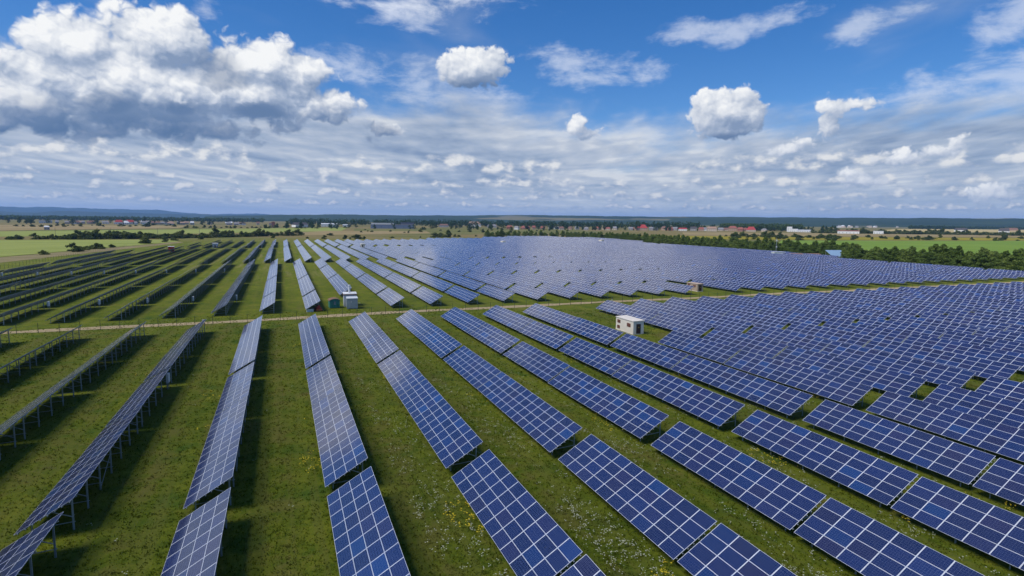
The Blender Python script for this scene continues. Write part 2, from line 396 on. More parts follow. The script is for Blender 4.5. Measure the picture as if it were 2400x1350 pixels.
M['leaf_dark'] = foliage('dark_leaves', (.022, .048, .016), (.042, .080, .022), (.075, .115, .032))
M['leaf_bush'] = foliage('bush_leaves', (.040, .064, .015), (.075, .105, .024), (.125, .145, .038))
def blade_material():
    mt, nt, b = mat('grass_blades', .8, .1); p = pos(nt); c, *_ = grass_colors(nt, p, .92); setc(nt, b, c)
    tr = nt.nodes.new('ShaderNodeBsdfTranslucent'); nt.links.new(c.k, tr.inputs[0]); mx = nt.nodes.new('ShaderNodeMixShader'); mx.inputs[0].default_value = .5
    nt.links.new(b.outputs[0], mx.inputs[1]); nt.links.new(tr.outputs[0], mx.inputs[2]); nt.links.new(mx.outputs[0], nt.nodes['Material Output'].inputs[0]); return mt
M['blades'] = blade_material()
M['umbel'] = plain('white_umbels', (.40, .41, .28), .9, .2, 2)
M['ragwort'] = plain('yellow_flowers', (.55, .42, .02), .9, .2, 2)
M['bark'] = plain('bark', (.09, .065, .045), .9, .25, 3)

# ------------------------------------------------------------------ land
ra_ = np.concatenate([np.linspace(0, 740, 24)[1:], np.geomspace(760, 24000, 70)]); NA = 240
ang = np.linspace(0, 2*np.pi, NA, endpoint=False)
X = np.outer(ra_, np.sin(ang)); Y = np.outer(ra_, np.cos(ang)); Z = zt(X, Y)
V = np.vstack([np.array([[0, 0, 0]]), np.stack([X.ravel(), Y.ravel(), Z.ravel()], 1)])
idx = 1+np.arange(len(ra_)*NA).reshape(len(ra_), NA); nx = np.roll(idx, -1, 1)
Q = np.stack([idx[:-1], idx[1:], nx[1:], nx[:-1]], -1).reshape(-1, 4)
T0 = np.stack([np.zeros(NA, int), idx[0], nx[0]], 1)
me = bpy.data.meshes.new('ground'); me.from_pydata(V.tolist(), [], Q[:, ::-1].tolist()+T0[:, ::-1].tolist()); me.materials.append(M['ground']); me.update()
ground = tag(new_obj('ground', me), 'green and straw coloured meadow under the solar farm', kind='structure')

def patch(name, mt, quad, dz, label, nu=28, nv=20):
    """a sheet laid over the land between four corners (near left, near right, far right, far left)"""
    a, b, c, d = [np.array(q, float) for q in quad]
    s, t = np.meshgrid(np.linspace(0, 1, nu), np.linspace(0, 1, nv))
    s = s[..., None]; t = t[..., None]
    p = (a*(1-s)+b*s)*(1-t)+(d*(1-s)+c*s)*t
    z = zt(p[..., 0], p[..., 1])+dz
    V = np.dstack([p, z]).reshape(-1, 3); i = np.arange(nu*nv).reshape(nv, nu)
    F = np.stack([i[:-1, :-1], i[:-1, 1:], i[1:, 1:], i[1:, :-1]], -1).reshape(-1, 4)
    return tag(new_obj(name, np_mesh(name, V, F, mt)), label, kind='structure')
def strip(name, mt, pts, w, dz, label):
    b = MB(); L = []
    for i, (x, y) in enumerate(pts):
        q = pts[min(i+1, len(pts)-1)]; r = pts[max(i-1, 0)]
        t = Vector((q[0]-r[0], q[1]-r[1], 0)).normalized(); n = Vector((-t.y, t.x, 0))
        ww = w*(1+.14*math.sin(i*1.7)+.12*math.sin(i*4.3)+.1*math.sin(i*.41)); L.append(((x+n.x*ww/2, y+n.y*ww/2, dz), (x-n.x*ww/2, y-n.y*ww/2, dz)))
    for p, q in zip(L, L[1:]): b.face([p[1], q[1], q[0], p[0]])
    return tag(new_obj(name, b.mesh(name, [mt])), label, kind='structure')
def track_y(x): return 140.0+.9*smooth(-10, 40, x)*2.3 - .9*smooth(-30, -60, x) + .35*math.sin(x*.09)
strip('dirt_track', M['road'], [(x, float(track_y(x))) for x in np.arange(-90, 330, 3)], 3.3, .012, 'pale dirt track crossing between the two blocks of solar tables')

# ------------------------------------------------------------------ solar tables
TILT, ZL, PU, PV = .52667, .75, 1.715, 1.015
CT, ST = math.cos(TILT), math.sin(TILT)
def sl(s, y, n=0.):
    """point on the table: s metres up the slope, n metres off the glass"""
    return (s*CT-n*ST, y, ZL+s*ST+n*CT)
SW = 4*PV
# the module: glass face up, dark edges and back below
def panel_mesh():
    b = MB(); s0, s1, y0, y1 = .006, PV-.006, .006, PU-.006
    b.hexa([(s0*CT+.04*ST, y0, s0*ST-.04*CT), (s1*CT+.04*ST, y0, s1*ST-.04*CT), (s1*CT+.04*ST, y1, s1*ST-.04*CT), (s0*CT+.04*ST, y1, s0*ST-.04*CT),
            (s0*CT, y0, s0*ST), (s1*CT, y0, s1*ST), (s1*CT, y1, s1*ST), (s0*CT, y1, s0*ST)], 1, 0, [(.003, .006), (.003, .994), (.997, .994), (.997, .006)])
    return b.mesh('solar_panel', [M['panel'], M['backsheet']])
PANEL = panel_mesh()
def array_box(b, n, y0=0., x0=0., uo=0):
    L = n*PU; P_ = [sl(0, y0, -.04), sl(SW, y0, -.04), sl(SW, y0+L, -.04), sl(0, y0+L, -.04), sl(0, y0), sl(SW, y0), sl(SW, y0+L), sl(0, y0+L)]
    b.hexa([(p[0]+x0, p[1], p[2]) for p in P_], 1, 0, [(uo+.001, .003), (uo+.001, 3.997), (uo+n-.001, 3.997), (uo+n-.001, .003)])
def bays(n):
    L = n*PU; k = max(2, round((L-2.0)/3.45)); return [1.0+(L-2.0)*i/k for i in range(k+1)]
SF, SR = .70, 3.55           # where the front and rear posts meet the slope
def fpost(y): b = MB(); p = sl(SF, y, -.22); b.beam((p[0], y, -.3), p, .09, .07); return b
def rpost(y): b = MB(); p = sl(SR, y, -.22); b.beam((p[0], y, -.3), p, .11, .08); return b
def rafter(b, y): b.beam(sl(.12, y, -.17), sl(SW-.12, y, -.17), .06, .10)
def braces(y):
    f = sl(SF, y, -.22); r = sl(SR, y, -.22); h = MB(); h.beam((f[0]-.1, y+.06, .48), (r[0]+.12, y+.06, .62), .045)
    d = MB(); d.beam((r[0], y-.06, 1.05), sl(2.1, y-.06, -.2), .05); return h, d
def purlin(n, s): b = MB(); b.beam(sl(s, -.09, -.085), sl(s, n*PU+.09, -.085), .05, .07); return b
MESH = {}
def shared(key, fn, mats):
    if key not in MESH: MESH[key] = fn().mesh(key[0], mats)
    return MESH[key]
PSL = [PV*i+q for i in range(4) for q in (.24, .77)]
def frame_mesh(n, with_posts):
    b = MB()
    for s in PSL: b.beam(sl(s, -.09, -.085), sl(s, n*PU+.09, -.085), .05, .07)
    for y in bays(n):
        rafter(b, y)
        h, d = braces(y)
        for q in (h, d) + ((fpost(y), rpost(y)) if with_posts else ()):
            k = len(b.v); b.v += q.v; b.f += [tuple(i+k for i in f) for f in q.f]; b.m += q.m
    return b
def long_braces(n):
    ys = bays(n); b = MB(); i = len(ys)//2; x = sl(SR, 0, -.22)[0]+.06
    b.beam((x, ys[i-1], .35), (x, ys[i], 2.05), .045); return b

# the plan of the farm: (row x of the low edge, y of the near end, columns, block, row number, place in the row counted from the track)
PLAN = []
NEAR_SEG = [(128.3, 13), (105.75, 10), (87.5, 10), (70.1, 13), (46.05, 10), (28.6, 13), (4.9, 10), (-12.5, 13)]
for k in range(-6, 29):
    x = -7.68+10.388*k
    for j, (yt, n) in enumerate(NEAR_SEG):
        if k == 7 and j < 2: continue
        PLAN.append((x, yt-n*PU, n, 'near', k, j-(2 if k == 7 else 0)))
def xmax(y):
    if y < 280: return 326
    if y < 360: return 345
    if y < 560: return 362
    return 392
FAR_SEG = [(148.3, 14.7), (174.3, 27.9), (222.7, 27.5), (270.5, 25.2)]
for k in range(-9, 37):
    x = -5.5+10.47*k
    for j, (y0, n) in enumerate(FAR_SEG):
        n = int(n)
        if k == 2 and j == 0: continue
        if k == 13 and j == 0: continue
        if x+3.6 > xmax(y0+n*PU): continue
        if k <= -8 and j == 3 and False: continue
        PLAN.append((x, y0, n, 'far', k, j))
for k in range(-9, 42):
    x = -9.0+10.0*k
    for j, (y0, n) in enumerate([(319.2, 31), (373.4, 28), (422.2, 33)]):
        if k <= 2 and j == 2: n = 30
        if k <= -8 and j == 2: continue
        if x+3.6 > xmax(y0+n*PU): continue
        PLAN.append((x, y0, n, 'mid', k, j))
for k in range(-6, 42):
    x = -8.3+9.7*k
    segs = [(485., 37), (549.5, 37)]
    if x > 90: segs.append((613.5, 5 if x < 150 else (28 if x < 240 else (58 if x < 290 else 80))))
    for j, (y0, n) in enumerate(segs):
        if k == -6 and j == 1: continue
        if x+3.6 > xmax(y0+n*PU) and y0 < 600: continue
        if x > 360 and y0 > 600: n = 50
        PLAN.append((x, y0, n, 'end', k, j))
HUTS_KEEP_OUT = [(203, 531.7, 4.5), (329, 554, 5), (80, 488, 4), (143, 168, 5.5), (276, 186, 3)]
def area_px(t):
    x, y, n = t[:3]; pts = [project(x+s*CT, yy, ZL+s*ST) for s, yy in ((0, y), (SW, y), (SW, y+n*PU), (0, y+n*PU))]
    back = [project(x+s*CT, yy, 0) for s, yy in ((SW, y), (SW, y+n*PU))]
    if sum(p is not None for p in pts) < 4:
        # clip the part behind the camera
        for f in (.25, .5, .75):
            yy0 = y+n*PU*f
            pts = [project(x+s*CT, yy, ZL+s*ST) for s, yy in ((0, yy0), (SW, yy0), (SW, y+n*PU), (0, y+n*PU))]
            if all(p is not None for p in pts): break
        else: return 0., 0
    # clip polygon to the frame
    poly = [(p[0], p[1]) for p in pts]
    for axis, lim, sgn in ((0, 0, 1), (0, 2400, -1), (1, 0, 1), (1, 1350, -1)):
        out = []
        for i in range(len(poly)):
            a, b_ = poly[i-1], poly[i]; ia = (a[axis]-lim)*sgn >= 0; ib = (b_[axis]-lim)*sgn >= 0
            if ia != ib:
                t_ = (lim-a[axis])/(b_[axis]-a[axis]); out.append((a[0]+(b_[0]-a[0])*t_, a[1]+(b_[1]-a[1])*t_))
            if ib: out.append(b_)
        poly = out
        if not poly: return 0., 0
    A = abs(sum(poly[i-1][0]*poly[i][1]-poly[i][0]*poly[i-1][1] for i in range(len(poly))))/2
    hpx = max(0, (back[0][1]-pts[1][1])) if back[0] else 0
    return A*.182+ (hpx*20*.18 if x < 2 else 0), A/n
scored = []
for t in PLAN:
    a, _ = area_px(t)
    if a > 0: scored.append((a, t))
scored.sort(key=lambda q: -q[0])
N_IND, N_FULL = 296, 40
ORD = ['first', 'second', 'third', 'fourth', 'fifth', 'sixth', 'seventh', 'eighth', 'ninth', 'tenth', 'eleventh', 'twelfth', 'thirteenth', 'fourteenth', 'fifteenth', 'sixteenth', 'seventeenth', 'eighteenth', 'nineteenth', 'twentieth',
       'twenty-first', 'twenty-second', 'twenty-third', 'twenty-fourth', 'twenty-fifth', 'twenty-sixth', 'twenty-seventh', 'twenty-eighth', 'twenty-ninth', 'thirtieth', 'thirty-first', 'thirty-second', 'thirty-third', 'thirty-fourth', 'thirty-fifth', 'thirty-sixth', 'thirty-seventh', 'thirty-eighth', 'thirty-ninth', 'fortieth', 'forty-first', 'forty-second', 'forty-third']
def table_label(t):
    x, y, n, blk, k, j = t
    if blk == 'near':
        if k == 7: return f'solar table {ORD[j]} from the white hut, in the row the hut stands in'
        side = 'tree belt' if k > 7 else 'open fields'
        return f'solar table {ORD[j]} from the dirt track, {ORD[abs(k-7)-1]} row from white hut towards {side}'
    where = {'far': 'beyond the dirt track', 'mid': 'past the first aisle', 'end': 'past the second aisle'}[blk]
    kk = k-2
    if kk >= 0: return f'solar table {ORD[j]} {where}, {ORD[kk]} row from grey container towards tree belt'
    return f'solar table {ORD[j]} {where}, {ORD[-kk-1]} row from green shed towards open fields'
GRP = {'near': 'solar tables on the near side of the dirt track', 'far': 'solar tables beyond the dirt track', 'mid': 'solar tables beyond the grass aisle', 'end': 'solar tables at the far end'}
trng = random.Random(5)
for i, (a, t) in enumerate(scored[:N_IND]):
    x, y, n, blk, k, j = t
    o = thing('solar_table', table_label(t), 'solar table', (x, y, 0), 0, GRP[blk])
    o.rotation_euler = (trng.gauss(0, .0022), trng.gauss(0, .004), trng.gauss(0, .0008))
    if i < N_FULL:
        for c in range(n):
            for r in range(4):
                p = sl(r*PV, c*PU); new_obj('solar_panel', PANEL, o, (p[0], p[1], p[2]), (trng.gauss(0, .0012), trng.gauss(0, .0016), 0))
        for q, s in enumerate(PSL): new_obj('purlin', shared(('purlin', n, q), lambda: purlin(n, s), [M['steel']]), o)
        for y_ in bays(n):
            def rf():
                b = MB(); rafter(b, 0); return b
            new_obj('rafter', shared(('rafter',), rf, [M['steel']]), o, (0, y_, 0))
            new_obj('front_post', shared(('front_post',), lambda: fpost(0), [M['steel']]), o, (0, y_, 0))
            new_obj('rear_post', shared(('rear_post',), lambda: rpost(0), [M['steel']]), o, (0, y_, 0))
            new_obj('cross_brace', shared(('cross_brace',), lambda: braces(0)[0], [M['steel']]), o, (0, y_, 0))
            new_obj('strut', shared(('strut',), lambda: braces(0)[1], [M['steel']]), o, (0, y_, 0))
        new_obj('diagonal_brace', shared(('diagonal_brace', n), lambda: long_braces(n), [M['steel']]), o)
    else:
        def ar():
            b = MB(); array_box(b, n); return b
        new_obj('panel_array', shared(('panel_array', n), ar, [M['panel'], M['backsheet']]), o)
        posts = k <= 2 and y < 230 and blk != 'mid'
        new_obj('support_frame', shared(('support_frame', n, posts), lambda: frame_mesh(n, not posts), [M['steel']]), o)
        if posts:
            for y_ in bays(n):
                new_obj('rear_post', shared(('rear_post',), lambda: rpost(0), [M['steel']]), o, (0, y_, 0))
                new_obj('front_post', shared(('front_post',), lambda: fpost(0), [M['steel']]), o, (0, y_, 0))
# every other table of the farm: too small to tell apart, one mass
b = MB(); q_ = 0
vis = {id(t) for _, t in scored[:N_IND]}
for t in PLAN:
    if id(t) in vis: continue
    x, y, n = t[:3]
    if any(abs(x+1.7-hx) < 5.2 and y-hr < hy < y+n*PU+hr for hx, hy, hr in HUTS_KEEP_OUT):
        for hx, hy, hr in HUTS_KEEP_OUT:
            if abs(x+1.7-hx) < 5.2 and y-hr < hy < y+n*PU+hr:
                n1 = int((hy-hr-y)/PU); n2 = int((y+n*PU-hy-hr)/PU)
                if n1 > 1: q_ += 97; array_box(b, n1, y, x, q_)
                if n2 > 1: q_ += 97; array_box(b, n2, y+(n-n2)*PU, x, q_)
                break
        continue
    q_ += 97; array_box(b, n, y, x, q_)
    if y < 420 or x < 40:
        for y_ in bays(n):
            b.beam((x+SR*CT+.1, y+y_, -.3), (x+SR*CT+.1, y+y_, ZL+SR*ST-.2), .11, .08, 2)
            b.beam((x+SF*CT+.1, y+y_, -.3), (x+SF*CT+.1, y+y_, ZL+SF*ST-.2), .09, .07, 2)
fo = new_obj('distant_solar_tables', b.mesh('distant_solar_tables', [M['panel'], M['backsheet'], M['steel']]))
tag(fo, 'sea of blue solar tables merging together in the distance', 'solar tables', kind='stuff')
print('tables', len(PLAN), 'in frame', len(scored), 'smallest individual px', scored[min(N_IND, len(scored))-1])

# ------------------------------------------------------------------ huts, containers, boxes, fence
def hut(name, label, loc, rotz, lx, ly, h, plaster='concrete', rfm='hut_roof'):
    """transformer hut: long louvred wall on -X, door wall on -Y"""
    o = thing(name, label, 'hut', loc, rotz)
    w = MB(); w.box(-lx/2, lx/2, -ly/2, ly/2, -.2, h); wall = new_obj('wall', w.mesh('hut_wall', [M[plaster]]), o)
    r = MB(); r.hexa([(-lx/2-.12, -ly/2-.12, h), (lx/2+.12, -ly/2-.12, h), (lx/2+.12, ly/2+.12, h), (-lx/2-.12, ly/2+.12, h), (-lx/2-.1, -ly/2-.1, h+.10), (lx/2+.1, -ly/2-.1, h+.20), (lx/2+.1, ly/2+.1, h+.20), (-lx/2-.1, ly/2+.1, h+.10)])
    new_obj('roof', r.mesh('hut_roof', [M[rfm]]), o)
    p = MB(); p.box(-lx/2-.03, lx/2+.03, -ly/2-.03, ly/2+.03, -.2, .16); new_obj('plinth', p.mesh('hut_plinth', [M['hut_roof']]), o)
    def louvre(y0, y1, z0, z1):
        b = MB(); b.box(-lx/2-.03, -lx/2-.003, y0, y1, z0, z1)
        for z in np.arange(z0+.06, z1-.02, .12): b.beam((-lx/2-.05, y0+.03, z), (-lx/2-.05, y1-.03, z), .03, .05)
        new_obj('louvre', b.mesh('hut_louvre', [M['louvre']]), o)
    louvre(ly/2-1.75, ly/2-.55, 1.62, 2.32); louvre(ly/2-1.6, ly/2-.55, .42, 1.1); louvre(-ly/2+1.0, -ly/2+2.35, 1.38, 2.15)
    d = MB(); d.box(-.55, .50, -ly/2-.05, -ly/2-.003, .17, 2.18); d.beam((-.025, -ly/2-.06, .2), (-.025, -ly/2-.06, 2.15), .03, .02); dr = new_obj('door', d.mesh('hut_door', [M['door']]), o)
    hd = MB(); hd.beam((.40, -ly/2-.08, 1.0), (.40, -ly/2-.08, 1.16), .03); new_obj('handle', hd.mesh('hut_door_handle', [M['steel']]), dr)
    s = MB(); s.face([(-.17, -ly/2-.054, 1.38), (.17, -ly/2-.054, 1.38), (0, -ly/2-.054, 1.68)], 0); s.face([(-.02, -ly/2-.056, 1.44), (.03, -ly/2-.056, 1.52), (.0, -ly/2-.056, 1.52), (.02, -ly/2-.056, 1.60), (-.035, -ly/2-.056, 1.50), (-.005, -ly/2-.056, 1.50)], 1)
    new_obj('warning_sign', s.mesh('warning_sign', [M['yellow'], M['dark']]), dr)
    return o
hut('transformer_hut', 'cream hut with brown louvres and brown door in the gap between solar tables', (68.0, 101.4, 0), 0, 2.55, 6.6, 2.75)
hut('transformer_hut', 'tan hut at the far side of the track, half hidden by a solar table', (131.6, 157.6, 0), 0, 2.3, 5.6, 2.5, 'tan_plaster', 'tan_plaster')
hut('transformer_hut', 'tiny pale hut standing in a gap of the distant solar tables', (205, 533, 0), 0, 3, 6, 3.3)
hut('transformer_hut', 'tiny white hut deep in the blue tables near the tree belt', (331, 555, 0), 0, 3.2, 6, 3.6)
hut('transformer_hut', 'tiny pale hut in the distant aisle next to green gaps', (62, 486, 0), 0, 2.6, 4, 3.0)

def kiosk(name, label, loc, sx, sy, h, mt, roof):
    o = thing(name, label, 'cabin', loc)
    b = MB(); b.box(-sx/2, sx/2, -sy/2, sy/2, 0, h); new_obj('wall', b.mesh('kiosk_wall', [M[mt]]), o)
    b = MB(); b.hexa([(-sx/2-.2, -sy/2-.2, h), (sx/2+.2, -sy/2-.2, h), (sx/2+.2, sy/2+.2, h), (-sx/2-.2, sy/2+.2, h), (-sx/2-.2, -sy/2-.2, h+.3), (sx/2+.2, -sy/2-.2, h+.15), (sx/2+.2, sy/2+.2, h+.15), (-sx/2-.2, sy/2+.2, h+.3)]); new_obj('roof', b.mesh('kiosk_roof', [M[roof]]), o)
    b = MB(); b.box(-.5, .5, -sy/2-.06, -sy/2-.004, .1, min(2.1, h*.85)); new_obj('door', b.mesh('kiosk_door', [M['door']]), o)
    b = MB(); b.box(-sx/2-.05, -sx/2-.004, -.5, .5, 1.1, 1.8); new_obj('window', b.mesh('kiosk_window', [M['glass']]), o)
    return o
kiosk('cabin', 'small red cabin with white roof at the end of the dark tables', (-68.8, 441, 0), 3.2, 3.4, 3.4, 'red', 'white')
kiosk('cabin', 'small grey cabin with white roof between the far dark tables', (-47.5, 494, 0), 3.6, 4.0, 3.4, 'grey_metal', 'white')

# grey container with its lighter neighbour, green shed, machine under the table
o = thing('container', 'grey sheet metal container with pale roof beside the green shed', 'container', (16.5, 152.0, 0), R(-4))
b = MB(); b.box(-1.35, 1.35, -1.9, 1.9, .15, 2.75)
for x in np.arange(-1.25, 1.3, .25): b.box(x-.03, x+.03, -1.935, -1.902, .2, 2.68)
new_obj('body', b.mesh('container_body', [M['grey_metal']]), o)
b = MB(); b.box(-1.42, 1.42, -1.98, 1.96, 2.75, 2.85); new_obj('roof', b.mesh('container_roof', [M['white_metal']]), o)
b = MB(); b.box(-.95, -.1, -1.97, -1.937, .25, 2.2); dr = new_obj('door', b.mesh('container_door', [M['grey_metal']]), o)
b = MB(); b.box(-.34, -.2, -2.0, -1.972, 1.75, 2.1); new_obj('handle', b.mesh('container_handle', [M['white']]), dr)
b = MB(); [b.box(x-.15, x+.15, y-.15, y+.15, -.1, .15) for x in (-1.1, 1.1) for y in (-1.6, 1.6)]; new_obj('foot', b.mesh('container_foot', [M['concrete']]), o)
b = MB(); b.beam((1.42, -1.4, 1.55), (2.0, -1.4, 1.5), .08); new_obj('bracket', b.mesh('container_bracket', [M['white']]), o)
o = thing('equipment_cabin', 'white walled cabin with dark edged roof behind the grey container', 'cabin', (16.6, 157.2, 0), R(-4))
b = MB(); b.box(-1.75, 1.6, -2.0, 2.0, 0, 3.0); new_obj('wall', b.mesh('cabin_wall', [M['white']]), o)
b = MB(); b.box(-1.85, 1.7, -2.12, 2.1, 3.0, 3.25); new_obj('roof_edge', b.mesh('cabin_roof_edge', [M['brown']]), o)
b = MB(); b.box(-1.80, 1.65, -2.05, 2.05, 3.253, 3.42); new_obj('roof', b.mesh('cabin_roof', [M['white']]), o)
b = MB(); b.tube((-.2, -.6, 3.4), (-.2, -.6, 5.4), .26, .26, 10); b.tube((-.2, -.6, 5.4), (-.2, -.6, 5.6), .36, .30, 10); new_obj('chimney', b.mesh('cabin_chimney', [M['white_metal']]), o)
o = thing('garden_shed', 'green boarded shed with rounded brown roof beside the grey container', 'shed', (12.2, 154.4, 0), R(3))
b = MB(); b.box(-1.25, 1.25, -1.5, 1.5, .1, 1.95)
for x in np.arange(-1.15, 1.2, .3): b.box(x-.02, x+.02, -1.53, -1.503, .12, 1.93)
new_obj('wall', b.mesh('shed_wall', [M['teal']]), o)
b = MB(); NS = 8
for i in range(NS):
    a0, a1 = math.pi*i/NS, math.pi*(i+1)/NS; q = lambda a, y, k=1.0: (-1.4*math.cos(a)*k, y, 1.9+.62*math.sin(a)*k)
    b.hexa([q(a0, -1.65, .94), q(a1, -1.65, .94), q(a1, 1.6, .94), q(a0, 1.6, .94), q(a0, -1.65), q(a1, -1.65), q(a1, 1.6), q(a0, 1.6)])
new_obj('roof', b.mesh('shed_roof', [M['brown']]), o)
b = MB(); b.face([(-1.24*math.cos(math.pi*i/NS), -1.5, 1.95+.55*math.sin(math.pi*i/NS)) for i in range(NS+1)][::-1]); new_obj('gable', b.mesh('shed_gable', [M['teal']]), o)
b = MB(); b.box(-.25, .25, -1.56, -1.532, 1.15, 1.8); wn_ = new_obj('window', b.mesh('shed_window', [M['glass']]), o)
b = MB(); b.box(-.02, .02, -1.575, -1.562, 1.15, 1.8); b.box(-.30, .30, -1.575, -1.562, 1.08, 1.14); new_obj('frame', b.mesh('shed_window_frame', [M['white']]), wn_)
b = MB(); b.box(-1.15, -.5, -1.56, -1.532, .12, 1.85); new_obj('door', b.mesh('shed_door', [M['teal']]), o)
o = thing('farm_machine', 'rusty red machine parked under the end of a solar table', 'machine', (8.0, 149.8, 0), R(12))
b = MB(); b.box(-.6, .6, -.9, .9, .55, .95); b.hexa([(-.35, -.8, .95), (.35, -.8, .95), (.35, .2, .95), (-.35, .2, .95), (-.25, -.7, 1.5), (.25, -.7, 1.5), (.25, .1, 1.35), (-.25, .1, 1.35)]); new_obj('body', b.mesh('machine_body', [M['red']]), o)
b = MB(); b.box(-.7, .7, -1.15, -.92, .25, .62); new_obj('bucket', b.mesh('machine_bucket', [M['orange']]), o)
for sx_ in (-1, 1):
    for yy, rr_ in ((-.6, .34), (.6, .45)):
        b = MB(); b.tube((sx_*.62, yy, rr_), (sx_*.82, yy, rr_), rr_, rr_, 14); b.tube((sx_*.82, yy, rr_), (sx_*.60, yy, rr_), rr_*.98, rr_*.98, 14); wh = new_obj('wheel', b.mesh('machine_wheel', [M['tyre']]), o)
        b = MB(); b.tube((sx_*.80, yy, rr_), (sx_*.835, yy, rr_), rr_*.5, rr_*.45, 10); new_obj('hub', b.mesh('machine_hub', [M['orange']]), wh)
b = MB(); [b.beam((x, y, .95), (x, y, 1.95), .06) for x in (-.5, .5) for y in (.35, .85)]; b.box(-.55, .55, .3, .9, 1.95, 2.02); new_obj('roll_cage', b.mesh('machine_cage', [M['dark']]), o)
b = MB(); b.box(-.25, .25, .35, .75, .95, 1.05); b.box(-.25, .25, .70, .8, 1.0, 1.5); new_obj('seat', b.mesh('machine_seat', [M['tyre']]), o)
o = thing('storage_box', 'white storage box on the grass under the table end, beside red machine', 'box', (6.0, 149.0, 0), R(4))
b = MB(); b.box(-.8, .8, -.4, .4, 0, .62); new_obj('body', b.mesh('box_body', [M['white_metal']]), o)
b = MB(); b.box(-.84, .84, -.44, .44, .62, .70); new_obj('lid', b.mesh('box_lid', [M['white']]), o)

# combiner boxes on stands behind the tables of the open-field rows
BOX = MB(); BOX.box(-.14, .14, -.55, .55, .85, 2.05); BOXM = BOX.mesh('cabinet', [M['white_metal']])
DRM = MB(); DRM.box(.143, .165, -.50, -.02, .9, 2.0); DRM.box(.143, .165, .02, .50, .9, 2.0); DRM = DRM.mesh('cabinet_door', [M['white']])
LG = MB(); LG.beam((0, 0, -.2), (0, 0, .85), .07); LGM = LG.mesh('cabinet_leg', [M['steel']])
def combiner(x, y, label, n=0):
    o = thing('combiner_box', label, 'electrical cabinet', (x, y, 0), 0, 'white electrical cabinets behind the solar tables')
    c = new_obj('cabinet', BOXM, o); new_obj('door', DRM, c)
    for yy in (-.45, .45): new_obj('leg', LGM, o, (0, yy, 0))
for i, k in enumerate(range(-5, 0)):
    combiner(-5.5+10.47*k+4.05, 171.6, f'white cabinet behind the {ORD[-k+1]} row from green shed towards open fields, nearer the track')
for k in range(-9, -1):
    combiner(-5.5+10.47*k+4.05, 263.5, f'white cabinet behind the {ORD[-k+1]} row from green shed towards open fields, farther along')
combiner(-7.68-10.388+3.25, 86.8, 'white cabinet behind the joint of a solar table on the near side of track')

# mesh fence beside the track
o = thing('wire_fence', 'dark post and wire mesh fence along the near side of dirt track', 'fence', (0, 0, 0))
fx = np.arange(-62, 262, 3.4); pm = MB(); pm.beam((0, 0, -.3), (0, 0, 2.0), .07); pm = pm.mesh('fence_post', [M['post']])
fyy = lambda x: float(track_y(x))-2.6
for x in fx[:98]: new_obj('post', pm, o, (x, fyy(x), 0))
b = MB()
for x0, x1 in zip(fx[:97], fx[1:98]):
    for z in (.15, .75, 1.35, 1.93): b.beam((x0, fyy(x0), z), (x1, fyy(x1), z), .014)
new_obj('wire', b.mesh('fence_wire', [M['wire']]), o)
o = thing('wire_fence', 'thin wire fence along the edge of the pale green fields', 'fence', (0, 0, 0))
for i in range(80): new_obj('post', pm, o, (-112+.02*i, 215+3.8*i, 0))
b = MB(); [b.beam((-112, 215, z), (-110.4, 519, z), .014) for z in (.5, 1.2, 1.9)]; new_obj('wire', b.mesh('fence_wire', [M['wire']]), o)
# little white marker posts by the track
for x, y, lb in ((-16.6, 140.6, 'small white box marker standing beside the dirt track'), (88.2, 140.8, 'thin white marker post beside the track where it meets blue tables')):
    o = thing('marker_post', lb, 'marker', (x, y, 0)); b = MB(); b.box(-.22 if x < 0 else -.08, .22 if x < 0 else .08, -.08, .08, 0, .55 if x < 0 else .95); new_obj('post', b.mesh('marker', [M['white']]), o)
    b = MB(); b.box(-.25 if x < 0 else -.1, .25 if x < 0 else .1, -.1, .1, .553 if x < 0 else .953, .60 if x < 0 else 1.0); new_obj('cap', b.mesh('marker_cap', [M['white_metal']]), o)
# buildings and mast by the tree belt
o = thing('field_shed', 'blue lean-to roof of a shed beside the tree belt', 'shed', (362, 284, -.6), R(-14)); o.scale = (.8, .85, .85)
b = MB(); b.box(-10, 8, -5, 5, 0, 2.4); new_obj('wall', b.mesh('shed_wall', [M['grey_metal']]), o)
b = MB(); b.hexa([(-13, -7, 2.45), (9, -7, 2.45), (9, 7, 7.0), (-9.5, 7, 7.0), (-13, -7, 2.6), (9, -7, 2.6), (9, 7, 7.2), (-9.5, 7, 7.2)]); new_obj('roof', b.mesh('shed_roof', [M['blue_roof']]), o)
b = MB(); [b.beam((x, 6.6, 0), (x, 6.6, 6.9), .2) for x in (-9, -3, 3, 8.5)]; new_obj('post', b.mesh('shed_post', [M['steel']]), o)
o = thing('field_shed', 'long low brown roofed shed beside the tree belt', 'shed', (343, 300, 0), R(-16))
b = MB(); b.box(-9, 13, -4, 4, 0, 2.0); new_obj('wall', b.mesh('shed_wall', [M['brown']]), o)
b = MB(); b.hexa([(-9.4, -4.6, 2.0), (13.4, -4.6, 2.0), (13.4, 4.6, 2.0), (-9.4, 4.6, 2.0), (-9.4, -.2, 2.9), (13.4, -.2, 2.9), (13.4, .2, 2.9), (-9.4, .2, 2.9)]); new_obj('roof', b.mesh('shed_roof', [M['brown']]), o)
o = thing('office_cabin', 'small white site cabin at the end of the brown shed', 'cabin', (331, 309, 0), R(-16))
b = MB(); b.box(-4, 4, -2, 2, 0, 3.3); new_obj('wall', b.mesh('cabin_wall', [M['white']]), o)
b = MB(); b.box(-4.2, 4.2, -2.2, 2.2, 3.3, 3.55); new_obj('roof', b.mesh('cabin_roof', [M['white_metal']]), o)
b = MB(); b.box(-4.04, -4.003, -.7, .7, 1.2, 2.3); new_obj('window', b.mesh('cabin_window', [M['glass']]), o)
